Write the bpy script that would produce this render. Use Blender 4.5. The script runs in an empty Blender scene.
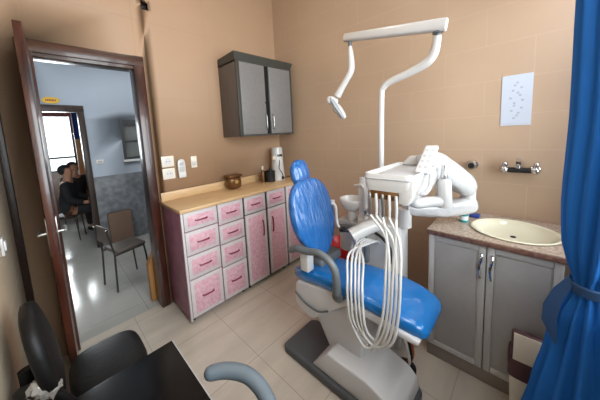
import bpy, bmesh, math, random
from mathutils import Vector, Matrix
random.seed(7)
PI = math.pi
SC = bpy.context.scene
COL = SC.collection

# ------------------------------------------------------------------ camera, sky, daylight, exposure
cd = bpy.data.cameras.new('camera'); cam = bpy.data.objects.new('camera', cd); COL.objects.link(cam)
cd.sensor_width = 36.0; cd.lens = 36.0 * 244.514 / 600.0; cd.clip_start = 0.02
cd.shift_x = 0.02796; cd.shift_y = -0.06265
cam.matrix_world = Matrix(((0.71319597, 0.11951169, -0.69070142, 0.0),
                           (-0.69884504, 0.04465817, -0.71387763, 0.0),
                           (-0.05447126, 0.99182791, 0.11537018, 1.5),
                           (0, 0, 0, 1)))
SC.camera = cam
w = bpy.data.worlds.new('daylight_sky'); SC.world = w; w.use_nodes = True
bg = w.node_tree.nodes['Background']; bg.inputs[0].default_value = (0.86, 0.93, 1.0, 1); bg.inputs[1].default_value = 2.6
SC.view_settings.view_transform = 'Standard'; SC.view_settings.look = 'None'
SC.view_settings.gamma = 1.0; SC.view_settings.use_curve_mapping = False
SC.view_settings.exposure = 0.0


def area(name, loc, target, sx, sy, power, color):
    l = bpy.data.lights.new(name, 'AREA'); l.shape = 'RECTANGLE'; l.size = sx; l.size_y = sy
    l.energy = power; l.color = color
    o = bpy.data.objects.new(name, l); COL.objects.link(o); o.location = loc
    d = Vector(target) - Vector(loc); o.rotation_euler = d.to_track_quat('-Z', 'Y').to_euler()
    return o


area('window_daylight', (1.0, -0.60, 1.8), (1.0, 1.6, 0.9), 1.9, 1.5, 98, (0.93, 0.97, 1.0))
area('overhead_fill_light', (1.0, 1.1, 3.2), (1.0, 1.1, 0), 0.9, 0.3, 9, (1.0, 0.9, 0.8))  # added fill from overhead, out of view and without a fixture
area('hall_fill_light', (0.9, 3.4, 2.9), (0.7, 3.5, 0), 0.8, 0.6, 11, (0.92, 0.96, 1.0))  # added light for the enclosed hall, not a visible lamp
area('far_window_daylight', (0.1, 7.6, 1.7), (0.15, 5.0, 0.8), 0.8, 1.2, 75, (0.95, 0.98, 1.0))


# ------------------------------------------------------------------ materials
def lin(c):
    return tuple(((v / 255) / 12.92 if v / 255 <= 0.04045 else ((v / 255 + 0.055) / 1.055) ** 2.4) for v in c)


def mat(name, rgb, rough=0.5, metal=0.0, vary=0.0, scale=8.0, bump=0.0, stretch=(1, 1, 1), coat=0.0, detail=4.0, rgb2=None, alpha=None, trans=0.0):
    m = bpy.data.materials.new(name); m.use_nodes = True
    nt = m.node_tree; p = nt.nodes['Principled BSDF']
    c = lin(rgb)
    p.inputs['Base Color'].default_value = (*c, 1); p.inputs['Roughness'].default_value = rough
    p.inputs['Metallic'].default_value = metal; p.inputs['Coat Weight'].default_value = coat
    p.inputs['Transmission Weight'].default_value = trans
    if vary or rgb2 or bump:
        tc = nt.nodes.new('ShaderNodeTexCoord'); mp = nt.nodes.new('ShaderNodeMapping')
        mp.inputs['Scale'].default_value = stretch
        nt.links.new(tc.outputs['Object'], mp.inputs[0])
        n = nt.nodes.new('ShaderNodeTexNoise'); n.inputs['Scale'].default_value = scale; n.inputs['Detail'].default_value = detail
        nt.links.new(mp.outputs[0], n.inputs['Vector'])
        if vary or rgb2:
            r = nt.nodes.new('ShaderNodeValToRGB')
            if rgb2:
                a, b = c, lin(rgb2)
            else:
                a, b = tuple(v * (1 - vary) for v in c), tuple(min(1, v * (1 + vary)) for v in c)
            r.color_ramp.elements[0].position = 0.32; r.color_ramp.elements[1].position = 0.68
            r.color_ramp.elements[0].color = (*a, 1); r.color_ramp.elements[1].color = (*b, 1)
            nt.links.new(n.outputs[0], r.inputs[0]); nt.links.new(r.outputs[0], p.inputs['Base Color'])
        if bump:
            bn = nt.nodes.new('ShaderNodeBump'); bn.inputs['Strength'].default_value = min(bump, 1.0); bn.inputs['Distance'].default_value = 0.01 if bump < 0.85 else 0.03
            nt.links.new(n.outputs[0], bn.inputs['Height']); nt.links.new(bn.outputs[0], p.inputs['Normal'])
    return m


def tile_mat(name, rgb, joint, tw, th, axes, rough, vary=0.06, offset=0.5, mortar=0.004, streak=(3, 3, 3), shift=(0, 0), bump=0.15):
    """tiled surface: axes picks which two object axes carry the tile grid"""
    m = bpy.data.materials.new(name); m.use_nodes = True
    nt = m.node_tree; p = nt.nodes['Principled BSDF']; p.inputs['Roughness'].default_value = rough
    tc = nt.nodes.new('ShaderNodeTexCoord'); sp = nt.nodes.new('ShaderNodeSeparateXYZ'); cb = nt.nodes.new('ShaderNodeCombineXYZ')
    nt.links.new(tc.outputs['Object'], sp.inputs[0])
    for i, a in enumerate(axes):
        ad = nt.nodes.new('ShaderNodeMath'); ad.operation = 'ADD'; ad.inputs[1].default_value = shift[i]
        nt.links.new(sp.outputs[a], ad.inputs[0]); nt.links.new(ad.outputs[0], cb.inputs[i])
    br = nt.nodes.new('ShaderNodeTexBrick'); br.offset = offset; br.inputs['Scale'].default_value = 1.0
    br.inputs['Brick Width'].default_value = tw; br.inputs['Row Height'].default_value = th
    br.inputs['Mortar Size'].default_value = mortar; br.inputs['Mortar Smooth'].default_value = 0.3
    nt.links.new(cb.outputs[0], br.inputs['Vector'])
    mp = nt.nodes.new('ShaderNodeMapping'); mp.inputs['Scale'].default_value = streak; mp.inputs['Rotation'].default_value = (0, 0, 0.35)
    nt.links.new(tc.outputs['Object'], mp.inputs[0])
    n = nt.nodes.new('ShaderNodeTexNoise'); n.inputs['Scale'].default_value = 1.0; n.inputs['Detail'].default_value = 7
    nt.links.new(mp.outputs[0], n.inputs['Vector'])
    r = nt.nodes.new('ShaderNodeValToRGB'); c = lin(rgb)
    r.color_ramp.elements[0].position = 0.3; r.color_ramp.elements[1].position = 0.7
    r.color_ramp.elements[0].color = (*[v * (1 - vary) for v in c], 1); r.color_ramp.elements[1].color = (*[min(1, v * (1 + vary)) for v in c], 1)
    nt.links.new(n.outputs[0], r.inputs[0])
    mx = nt.nodes.new('ShaderNodeMix'); mx.data_type = 'RGBA'; mx.inputs['B'].default_value = (*lin(joint), 1)
    nt.links.new(br.outputs['Fac'], mx.inputs['Factor']); nt.links.new(r.outputs[0], mx.inputs['A'])
    nt.links.new(mx.outputs['Result'], p.inputs['Base Color'])
    if bump:
        bn = nt.nodes.new('ShaderNodeBump'); bn.inputs['Strength'].default_value = bump; bn.inputs['Distance'].default_value = 0.004; bn.invert = True
        nt.links.new(br.outputs['Fac'], bn.inputs['Height']); nt.links.new(bn.outputs[0], p.inputs['Normal'])
    return m


M = {
    'wall_a': tile_mat('beige_painted_wall', (179, 147, 119), (174, 142, 114), 0.62, 0.62, (0, 2), 0.55, 0.05, 0.0, 0.003, (1.3, 1.3, 1.3)),
    'wall_b': tile_mat('beige_wall_tiles', (182, 155, 130), (187, 161, 137), 0.46, 0.228, (1, 2), 0.4, 0.05, 0.5, 0.003, (1.6, 1.6, 1.6), (0.21, 0.05), 0.05),
    'wall_c': tile_mat('beige_side_wall_tiles', (222, 202, 176), (236, 222, 200), 0.4, 0.25, (1, 2), 0.35, 0.06, 0.5, 0.004),
    'ceiling': mat('white_ceiling_paint', (232, 228, 220), 0.8, vary=0.03),
    'floor': tile_mat('beige_floor_tiles', (192, 181, 167), (166, 154, 140), 0.5, 0.5, (0, 1), 0.2, 0.10, 0.0, 0.003, (2.2, 9, 3), (0.12, 0.24), 0.1),
    'hall_floor': tile_mat('pale_hall_floor_tiles', (170, 168, 162), (142, 140, 135), 0.5, 0.5, (0, 1), 0.14, 0.06, 0.0, 0.003, (2, 2, 2), (0, 0), 0.1),
    'hall_wall': mat('pale_blue_wall_paint', (172, 182, 193), 0.6, vary=0.03, scale=2),
    'hall_dado': mat('grey_marble_dado', (90, 93, 96), 0.35, rgb2=(124, 127, 130), scale=14),
    'wood': mat('reddish_brown_varnished_wood', (42, 19, 13), 0.3, rgb2=(78, 39, 26), scale=6, stretch=(6, 6, 0.7), coat=0.3),
    'wood_x': mat('brown_varnished_wood_rail', (52, 29, 20), 0.35, rgb2=(84, 52, 36), scale=6, stretch=(0.7, 6, 6), coat=0.2),
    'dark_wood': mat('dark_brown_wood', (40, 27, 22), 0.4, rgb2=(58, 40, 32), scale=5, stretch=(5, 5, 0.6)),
    'orange_wood': mat('orange_brown_wood', (168, 118, 66), 0.45, rgb2=(190, 138, 82), scale=5, stretch=(5, 5, 0.5)),
    'grey_lam': mat('mid_grey_laminate', (120, 118, 117), 0.4, vary=0.05, scale=30),
    'dgrey_lam': mat('dark_grey_laminate', (92, 84, 80), 0.5, vary=0.12, scale=10, stretch=(6, 6, 0.8)),
    'olive': mat('dark_olive_grey_trim', (60, 60, 55), 0.45, vary=0.06),
    'black': mat('black_plastic', (18, 18, 19), 0.45, vary=0.1),
    'gap_shade': mat('painted_gap_shade', (4, 4, 4), 0.9, vary=0.1),
    'gap': mat('dark_gap_edge', (30, 27, 27), 0.7, vary=0.1),
    'alu': mat('brushed_aluminium_trim', (208, 199, 201), 0.4, 0.0, vary=0.04, scale=40),
    'pink': mat('mottled_pink_laminate', (210, 152, 170), 0.4, rgb2=(224, 188, 197), scale=45, detail=8),
    'pink_side': mat('mauve_pink_side_board', (150, 94, 114), 0.45, rgb2=(170, 116, 134), scale=12),
    'maroon': mat('dark_maroon_handle', (128, 22, 58), 0.3, vary=0.08),
    'counter': mat('tan_laminate_worktop', (201, 165, 121), 0.4, rgb2=(212, 178, 134), scale=9, stretch=(1, 5, 5)),
    'white': mat('white_glossy_plastic', (204, 202, 200), 0.28, vary=0.015, coat=0.2),
    'white_m': mat('white_matt_plastic', (214, 213, 212), 0.45, vary=0.02),
    'wrap': mat('crinkled_plastic_wrap_over_white', (192, 191, 191), 0.2, vary=0.03, scale=16, bump=0.8, coat=0.3),
    'lgrey': mat('light_grey_plastic', (186, 186, 188), 0.4, vary=0.02),
    'reflector_grey': mat('grey_reflector_plastic', (150, 154, 158), 0.3, vary=0.03),
    'hose': mat('translucent_grey_hose', (208, 206, 203), 0.3, vary=0.05, scale=30),
    'arm_grey': mat('grey_rubber_plastic', (96, 100, 102), 0.45, vary=0.05),
    'base_grey': mat('charcoal_grey_base_plastic', (78, 81, 84), 0.5, vary=0.06),
    'blue': mat('blue_vinyl_in_plastic_wrap', (26, 114, 188), 0.2, vary=0.05, scale=14, bump=0.3, coat=0.45),
    'blue_back': mat('blue_vinyl_with_crinkled_wrap', (28, 90, 156), 0.15, rgb2=(36, 100, 166), scale=26, bump=0.9, coat=0.6, stretch=(1.6, 0.6, 0.35)),
    'beige_shell': mat('pale_grey_shell', (212, 211, 212), 0.35, vary=0.02),
    'chrome': mat('chrome', (210, 210, 212), 0.12, 1.0, vary=0.03),
    'steel': mat('brushed_steel', (170, 168, 164), 0.3, 0.9, vary=0.05),
    'vanity': mat('silver_grey_foil', (196, 195, 193), 0.4, 0.0, vary=0.03, scale=40),
    'vanity_panel': mat('grey_foil_panel', (174, 173, 172), 0.45, 0.0, vary=0.03, scale=40),
    'plinth': mat('greyish_brown_plinth_board', (142, 132, 124), 0.5, vary=0.06),
    'granite': mat('brown_speckled_granite', (150, 130, 114), 0.25, rgb2=(192, 175, 160), scale=70, detail=6),
    'granite_edge': mat('reddish_brown_granite_edge', (108, 72, 62), 0.3, rgb2=(150, 116, 102), scale=60),
    'cream': mat('cream_ceramic', (222, 217, 192), 0.15, vary=0.02, coat=0.4),
    'curtain': mat('royal_blue_curtain_cloth', (6, 98, 178), 0.8, vary=0.1, scale=3, stretch=(8, 8, 0.6)),
    'tie': mat('slate_blue_tie_band', (36, 70, 112), 0.8, vary=0.08),
    'cream_plastic': mat('cream_plastic', (226, 218, 200), 0.4, vary=0.03),
    'bin_maroon': mat('maroon_plastic', (84, 52, 56), 0.35, vary=0.08),
    'paper': mat('white_paper', (190, 196, 208), 0.7, vary=0.015),
    'ink': mat('grey_print', (164, 170, 181), 0.7, vary=0.1),
    'socket': mat('ivory_socket_plastic', (228, 222, 208), 0.35, vary=0.02),
    'desk': mat('glossy_black_stone_top', (7, 7, 8), 0.2, rgb2=(20, 20, 22), scale=40, detail=10),
    'desk_side': mat('black_board', (14, 14, 15), 0.5, vary=0.1),
    'leather': mat('black_leatherette', (13, 13, 14), 0.5, vary=0.12, scale=60, bump=0.15),
    'film': mat('crumpled_clear_film', (150, 146, 140), 0.15, vary=0.1, scale=25, bump=0.7),
    'stool_grey': mat('blue_grey_vinyl', (104, 115, 123), 0.4, vary=0.04),
    'red': mat('red_plastic_bag', (196, 22, 26), 0.3, vary=0.12, scale=16, bump=0.4),
    'brass': mat('brown_and_gold_tin', (92, 60, 32), 0.3, 0.4, rgb2=(128, 92, 54), scale=10),
    'gold': mat('gold_print', (196, 160, 96), 0.35, 0.4, vary=0.05),
    'card': mat('brown_cardboard', (104, 80, 64), 0.75, vary=0.06, scale=5),
    'seat_brown': mat('dull_brown_vinyl', (84, 74, 66), 0.5, vary=0.06),
    'metal_tube': mat('dark_steel_tube', (70, 68, 66), 0.35, 0.7, vary=0.05),
    'yellow': mat('yellow_sign', (226, 178, 52), 0.5, vary=0.03),
    'skin': mat('skin', (176, 126, 98), 0.6, vary=0.04),
    'dark_cloth': mat('black_clothing', (20, 19, 21), 0.85, vary=0.15, scale=12),
    'brown_cloth': mat('dark_brown_clothing', (48, 34, 30), 0.85, vary=0.15, scale=12),
    'hair': mat('black_hair', (18, 15, 14), 0.6, vary=0.1, scale=30),
    'teal': mat('teal_plastic', (40, 140, 140), 0.35, vary=0.05),
    'label_white': mat('white_label', (226, 236, 236), 0.5, vary=0.02),
    'blue_lid': mat('dark_blue_plastic', (36, 62, 140), 0.4, vary=0.05),
    'blue_cloth': mat('navy_blue_cloth', (22, 50, 116), 0.8, vary=0.1),
    'orange': mat('orange_plastic', (196, 104, 44), 0.4, vary=0.05),
    'plaster': mat('chipped_plaster', (206, 182, 150), 0.85, vary=0.08, scale=20),
    'hall_frame': mat('grey_window_frame', (66, 68, 70), 0.5, vary=0.05),
    'white_paint': mat('white_window_paint', (226, 226, 224), 0.5, vary=0.02),
    'blind': mat('pale_window_blind', (178, 178, 174), 0.7, vary=0.04),
    'pattern_red': mat('brown_print', (150, 98, 92), 0.6, vary=0.1),
}
gm = bpy.data.materials.new('window_glass'); gm.use_nodes = True
gn = gm.node_tree; gn.nodes.remove(gn.nodes['Principled BSDF'])
g1 = gn.nodes.new('ShaderNodeBsdfTransparent'); g2 = gn.nodes.new('ShaderNodeBsdfGlossy'); g3 = gn.nodes.new('ShaderNodeMixShader'); g4 = gn.nodes.new('ShaderNodeFresnel')
g1.inputs[0].default_value = (0.96, 0.98, 0.98, 1); g2.inputs['Roughness'].default_value = 0.02; g4.inputs['IOR'].default_value = 1.35
gn.links.new(g4.outputs[0], g3.inputs[0]); gn.links.new(g1.outputs[0], g3.inputs[1]); gn.links.new(g2.outputs[0], g3.inputs[2])
gn.links.new(g3.outputs[0], gn.nodes['Material Output'].inputs['Surface'])
M['glass'] = gm
M['desk'].node_tree.nodes['Principled BSDF'].inputs['Specular IOR Level'].default_value = 0.14
M['leather'].node_tree.nodes['Principled BSDF'].inputs['Specular IOR Level'].default_value = 0.3


# ------------------------------------------------------------------ mesh helpers (all in world metres)
def rbox(bm, x0, x1, y0, y1, z0, z1, bev=0.0, seg=2):
    vs = [bm.verts.new((x, y, z)) for x in (x0, x1) for y in (y0, y1) for z in (z0, z1)]
    F = [(0, 1, 3, 2), (4, 6, 7, 5), (0, 4, 5, 1), (2, 3, 7, 6), (0, 2, 6, 4), (1, 5, 7, 3)]
    fs = [bm.faces.new([vs[i] for i in f]) for f in F]
    if bev:
        es = list({e for f in fs for e in f.edges})
        bmesh.ops.bevel(bm, geom=es, offset=bev, segments=seg, profile=0.5, affect='EDGES', clamp_overlap=True)
    return bm


def box(x0, x1, y0, y1, z0, z1, bev=0.0, seg=2):
    return rbox(bmesh.new(), x0, x1, y0, y1, z0, z1, bev, seg)


def prism(bm, pts, axis, a0, a1, bev=0.0, seg=2):
    """extrude a 2-D outline along an axis: axis 0 -> pts are (y,z); 1 -> (x,z); 2 -> (x,y)"""
    def P(p, a):
        return {0: (a, p[0], p[1]), 1: (p[0], a, p[1]), 2: (p[0], p[1], a)}[axis]
    A = [bm.verts.new(P(p, a0)) for p in pts]; B = [bm.verts.new(P(p, a1)) for p in pts]
    n = len(pts); fs = [bm.faces.new(A[::-1]), bm.faces.new(B)]
    for i in range(n):
        fs.append(bm.faces.new((A[i], A[(i + 1) % n], B[(i + 1) % n], B[i])))
    bmesh.ops.recalc_face_normals(bm, faces=fs)
    if bev:
        es = list({e for f in fs for e in f.edges})
        bmesh.ops.bevel(bm, geom=es, offset=bev, segments=seg, profile=0.5, affect='EDGES', clamp_overlap=True)
    return bm


def loft(bm, rings, caps=True, closed=True):
    R = [[bm.verts.new(p) for p in r] for r in rings]
    n = len(R[0]); fs = []
    for a, b in zip(R, R[1:]):
        for i in range(n if closed else n - 1):
            j = (i + 1) % n
            fs.append(bm.faces.new((a[i], a[j], b[j], b[i])))
    if caps and closed:
        fs.append(bm.faces.new(R[0][::-1])); fs.append(bm.faces.new(R[-1]))
    bmesh.ops.recalc_face_normals(bm, faces=fs)
    return bm


def catmull(pts, k):
    if k < 2 or len(pts) < 3:
        return [Vector(p) for p in pts]
    P = [Vector(p) for p in pts]; Q = [2 * P[0] - P[1]] + P + [2 * P[-1] - P[-2]]; out = []
    for i in range(1, len(Q) - 2):
        a, b, c, d = Q[i - 1:i + 3]
        for s in range(k):
            t = s / k
            out.append(0.5 * (2 * b + (c - a) * t + (2 * a - 5 * b + 4 * c - d) * t * t + (3 * b - a - 3 * c + d) * t ** 3))
    out.append(P[-1]); return out


def tube(bm, pts, r, n=10, k=1, flat=1.0, roundcap=False):
    """tube along a path; r is one radius or one per point; flat squashes it along the frame's second axis"""
    rs = r if isinstance(r, (list, tuple)) else [r] * len(pts)
    C = catmull(pts, k)
    if len(C) != len(pts):
        rr = []
        for i in range(len(pts) - 1):
            for s in range(k):
                rr.append(rs[i] + (rs[i + 1] - rs[i]) * s / k)
        rr.append(rs[-1])
    else:
        rr = list(rs)
    if roundcap:
        d0 = (C[0] - C[1]).normalized(); d1 = (C[-1] - C[-2]).normalized()
        C = [C[0] + d0 * rr[0] * 0.9, C[0] + d0 * rr[0] * 0.6] + C + [C[-1] + d1 * rr[-1] * 0.6, C[-1] + d1 * rr[-1] * 0.9]
        rr = [rr[0] * 0.35, rr[0] * 0.78] + rr + [rr[-1] * 0.78, rr[-1] * 0.35]
    t = (C[1] - C[0]).normalized()
    u = t.cross(Vector((0, 0, 1)))
    if u.length < 1e-3: u = t.cross(Vector((0, 1, 0)))
    u.normalize(); rings = []
    for i, c in enumerate(C):
        a = C[max(0, i - 1)]; b = C[min(len(C) - 1, i + 1)]
        t = (b - a).normalized(); u = (u - t * u.dot(t)).normalized(); v = t.cross(u)
        rings.append([c + (u * math.cos(2 * PI * j / n) + v * flat * math.sin(2 * PI * j / n)) * rr[i] for j in range(n)])
    return loft(bm, rings)


def lathe(bm, prof, c, n=24, sx=1.0, sy=1.0, axis=2, caps=True):
    rings = []
    for r, z in prof:
        r = max(r, 1e-4); ring = []
        for j in range(n):
            a = 2 * PI * j / n; p = (r * sx * math.cos(a), r * sy * math.sin(a), z)
            if axis == 0: p = (p[2], p[0], p[1])
            if axis == 1: p = (p[0], p[2], p[1])
            ring.append((c[0] + p[0], c[1] + p[1], c[2] + p[2]))
        rings.append(ring)
    return loft(bm, rings, caps)


def superell(rx, ry, n=32, e=2.6, cx=0, cy=0):
    out = []
    for i in range(n):
        a = 2 * PI * i / n; c, s = math.cos(a), math.sin(a)
        out.append((cx + rx * math.copysign(abs(c) ** (2 / e), c), cy + ry * math.copysign(abs(s) ** (2 / e), s)))
    return out


def pad(bm, outline, origin, U, V, thick, dome=0.02, edge=0.015):
    """upholstered pad: a 2-D outline in the frame (U,V), rounded over towards its front normal UxV"""
    O = Vector(origin); U = Vector(U).normalized(); V = Vector(V).normalized(); N = U.cross(V).normalized()
    cx = sum(p[0] for p in outline) / len(outline); cy = sum(p[1] for p in outline) / len(outline)
    mr = max(math.hypot(p[0] - cx, p[1] - cy) for p in outline)
    def ring(inset, h):
        f = 1 - inset / mr
        return [O + U * (cx + (p[0] - cx) * f) + V * (cy + (p[1] - cy) * f) + N * h for p in outline]
    rings = [ring(mr * 0.98, 0), ring(edge, 0), ring(edge * 0.3, edge * 0.3), ring(0, edge)]
    rings += [ring(0, thick - edge), ring(edge * 0.3, thick - edge * 0.3), ring(edge, thick)]
    for f in (0.2, 0.4, 0.6, 0.8, 0.98):
        rings.append(ring(edge + (mr - edge) * f, thick + dome * (1 - (1 - f) ** 2)))
    return loft(bm, rings)


def root_loc(o):
    v = Vector((0, 0, 0))
    while o is not None:
        v += o.location; o = o.parent
    return v


def make(name, bm, m, parent=None, loc=None, smooth=40, label=None):
    bmesh.ops.remove_doubles(bm, verts=bm.verts, dist=1e-6)
    base = root_loc(parent) if parent else Vector(loc or (0, 0, 0))
    for v in bm.verts: v.co -= base
    for f in bm.faces: f.smooth = True
    th = math.radians(smooth)
    for e in bm.edges:
        if len(e.link_faces) == 2 and e.calc_face_angle(0) > th: e.smooth = False
    me = bpy.data.meshes.new(name); bm.to_mesh(me); bm.free()
    mm = M[m] if isinstance(m, str) else m
    me.materials.append(mm)
    o = bpy.data.objects.new(name, me); COL.objects.link(o)
    if parent: o.parent = parent
    else: o.location = base
    if label: o['label'] = label
    return o


def thing(name, label, cat, loc=(0, 0, 0), group=None):
    o = bpy.data.objects.new(name, None); COL.objects.link(o); o.location = loc; o.empty_display_size = 0.05
    o['label'] = label; o['category'] = cat
    if group: o['group'] = group
    return o


def single(name, label, cat, bm, m, loc, group=None, smooth=40):
    o = make(name, bm, m, None, loc, smooth); o['label'] = label; o['category'] = cat
    if group: o['group'] = group
    return o


def struct(name, bm, m, parent=None):
    o = make(name, bm, m, parent)
    if not parent: o['kind'] = 'structure'
    return o


def sroot(name, loc=(0, 0, 0)):
    o = bpy.data.objects.new(name, None); COL.objects.link(o); o.location = loc; o['kind'] = 'structure'
    return o


def holed(axis, a0, a1, u0, u1, z0, z1, holes):
    """a wall slab with rectangular openings; axis 0: slab normal x, u=y; axis 1: normal y, u=x"""
    bm = bmesh.new()
    us = sorted({u0, u1, *[h[0] for h in holes], *[h[1] for h in holes]})
    zs = sorted({z0, z1, *[h[2] for h in holes], *[h[3] for h in holes]})
    for i in range(len(us) - 1):
        for j in range(len(zs) - 1):
            uc, zc = (us[i] + us[i + 1]) / 2, (zs[j] + zs[j + 1]) / 2
            if any(h[0] < uc < h[1] and h[2] < zc < h[3] for h in holes): continue
            if axis == 0: rbox(bm, a0, a1, us[i], us[i + 1], zs[j], zs[j + 1])
            else: rbox(bm, us[i], us[i + 1], a0, a1, zs[j], zs[j + 1])
    bmesh.ops.remove_doubles(bm, verts=bm.verts, dist=1e-5)
    # drop the inner faces between neighbouring cells
    seen = {}
    for f in bm.faces:
        seen.setdefault(frozenset(v.index if v.index >= 0 else id(v) for v in f.verts), []).append(f)
    bm.verts.index_update(); seen = {}
    for f in bm.faces: seen.setdefault(frozenset(v.index for v in f.verts), []).append(f)
    bmesh.ops.delete(bm, geom=[f for l in seen.values() if len(l) > 1 for f in l], context='FACES_ONLY')
    return bm


# ------------------------------------------------------------------ room shell
WA, WB, WC, WE, H = 2.29, 2.17, -0.2, -0.36, 3.35
struct('floor', box(WC - 0.1, WB + 0.1, WE - 0.1, WA + 0.06, -0.06, 0), 'floor')
struct('ceiling', box(WC - 0.1, WB + 0.1, WE - 0.1, WA + 0.12, H, H + 0.06), 'ceiling')
struct('wall_back', holed(1, WA, WA + 0.12, WC - 0.1, WB + 0.1, 0, H, [(-0.03, 0.645, 0, 2.165), (0.70, 0.772, 2.575, 2.66)]), 'wall_a')
struct('wall_right', box(WB, WB + 0.1, WE - 0.1, WA, 0, H), 'wall_b')
struct('wall_left', box(WC - 0.1, WC, WE - 0.1, WA, 0, H), 'wall_c')
struct('wall_front', holed(0 + 1, WE - 0.12, WE, WC, WB, 0, H, [(-0.05, 2.0, 0.95, 2.5)]), 'wall_c')
# recess of the open junction hole in the back wall
struct('trim_1', box(0.69, 0.782, WA + 0.1, WA + 0.115, 2.565, 2.67), 'gap')
# dark upright strip in the corner beside the door
struct('corner_strip', box(-0.2, -0.165, WA - 0.04, WA, 0, 2.6, 0.004), 'dark_wood')
# window beside the camera
wn = sroot('window_1', (0.97, WE - 0.1, 0.95))
bm = bmesh.new()
for x0, x1, z0, z1 in ((-0.05, 0.01, 0.95, 2.5), (1.94, 2.0, 0.95, 2.5), (0.94, 1.0, 1.01, 2.44), (0.01, 1.94, 0.95, 1.01), (0.01, 1.94, 2.44, 2.5)):
    rbox(bm, x0, x1, WE - 0.12, WE - 0.06, z0, z1, 0.004)
make('window_frame', bm, 'white_paint', wn)
make('window_pane', box(0.01, 1.94, WE - 0.095, WE - 0.09, 1.0, 2.45), 'glass', wn)

# ------------------------------------------------------------------ door: frame and open leaf
d1 = sroot('door_1', (0.3, WA, 0))
bm = bmesh.new()
for a, b in ((-0.055, 0.018), (0.592, 0.667)):
    prism(bm, [(a, WA - 0.018), (b, WA - 0.018), (b, WA + 0.13), (a + 0.024 if a < 0 else a, WA + 0.13), (a + 0.024 if a < 0 else a, WA + 0.01), (a, WA + 0.01)] if a < 0 else
          [(a, WA - 0.018), (b, WA - 0.018), (b, WA + 0.0), (b - 0.024, WA + 0.0), (b - 0.024, WA + 0.13), (a, WA + 0.13)], 2, 0.0, 2.19, 0.004)
make('door_jamb', bm, 'wood', d1)
bm = bmesh.new()
rbox(bm, -0.055, 0.667, WA - 0.02, WA + 0.0, 2.11, 2.187, 0.004); rbox(bm, 0.0, 0.62, WA - 0.005, WA + 0.12, 2.085, 2.16, 0.004)
make('door_head', bm, 'wood_x', d1)
lf = sroot('door_2', (0.0, WA - 0.02, 0)); 
bm = bmesh.new()
prism(bm, [(-0.038, 1.70), (-0.005, 1.70), (0.004, WA - 0.025), (-0.03, WA - 0.025)], 2, 0.015, 2.09, 0.003)
make('door_leaf', bm, 'wood', lf)
bm = bmesh.new()
for s, x in ((-1, -0.037), (1, -0.004)):
    rbox(bm, min(x, x + s * 0.006), max(x, x + s * 0.006), 1.735, 1.775, 0.93, 1.13, 0.002)
    tube(bm, [(x, 1.755, 1.05), (x + s * 0.035, 1.755, 1.05)], 0.008, 8)
    tube(bm, [(x + s * 0.035, 1.75, 1.05), (x + s * 0.036, 1.86, 1.045)], 0.008, 8, roundcap=True)
make('door_handle', bm, 'steel', lf)

# ------------------------------------------------------------------ hall beyond the door
HD = 4.39
struct('floor_hall', box(-1.3, 3.2, WA + 0.06, 7.3, -0.06, 0.0), 'hall_floor')
struct('ceiling_hall', box(-1.3, 3.2, WA + 0.12, 7.3, H, H + 0.06), 'ceiling')
struct('wall_hall_back', holed(1, HD, HD + 0.14, -1.3, 3.2, 0, H, [(-0.36, 0.40, 0, 1.98), (0.86, 1.5, 1.24, 1.85)]), 'hall_wall')
bm = bmesh.new(); rbox(bm, 0.452, 3.2, HD - 0.012, HD, 0.0, 1.03, 0.003); rbox(bm, -1.3, -0.43, HD - 0.012, HD, 0.0, 1.03, 0.003)
struct('trim_3', bm, 'hall_dado')
struct('wall_hall_left', box(-1.3, -1.2, WA + 0.12, 7.3, 0, H), 'hall_wall')
struct('wall_hall_right', box(3.1, 3.2, WA + 0.12, 7.3, 0, H), 'hall_wall')
struct('wall_far', holed(1, 7.15, 7.3, -1.3, 3.2, 0, H, [(-0.4, 0.5, 0.95, 2.2)]), 'white_paint')
d3 = sroot('door_3', (0.0, HD, 0))
bm = bmesh.new()
for a, b in ((-0.43, -0.36), (0.385, 0.452)): rbox(bm, a, b, HD - 0.02, HD + 0.15, 0, 2.035, 0.004)
make('door_jamb', bm, 'dark_wood', d3)
make('door_head', box(-0.43, 0.452, HD - 0.022, HD + 0.15, 1.955, 2.037, 0.004), 'dark_wood', d3)
w2 = sroot('window_2', (1.2, HD, 1.24))
bm = bmesh.new()
for x0, x1, z0, z1 in ((0.86, 0.90, 1.24, 1.85), (1.46, 1.5, 1.24, 1.85), (0.9, 1.46, 1.75, 1.85), (0.9, 1.46, 1.24, 1.275), (0.9, 1.46, 1.5, 1.53)):
    rbox(bm, x0, x1, HD + 0.0, HD + 0.05, z0, z1, 0.003)
make('window_frame', bm, 'hall_frame', w2)
make('blind', box(0.9, 1.46, HD + 0.06, HD + 0.07, 1.24, 1.85), 'blind', w2)
make('window_pane', box(0.9, 1.46, HD + 0.025, HD + 0.03, 1.27, 1.76), 'glass', w2)
make('window_sill', box(0.85, 1.52, HD - 0.03, HD, 1.205, 1.238, 0.004), 'white_paint', w2)
w3 = sroot('window_3', (0.05, 7.15, 0.95))
bm = bmesh.new()
for x0, x1, z0, z1 in ((-0.4, -0.35, 0.95, 2.2), (0.47, 0.5, 0.95, 2.2), (-0.35, 0.47, 1.23, 1.27), (-0.35, 0.47, 0.95, 0.98), (-0.35, 0.47, 2.16, 2.2)):
    rbox(bm, x0, x1, 7.16, 7.22, z0, z1, 0.004)
make('window_frame', bm, 'hall_frame', w3)
make('window_pane', box(-0.35, 0.47, 7.185, 7.19, 0.97, 2.17), 'glass', w3)

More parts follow.
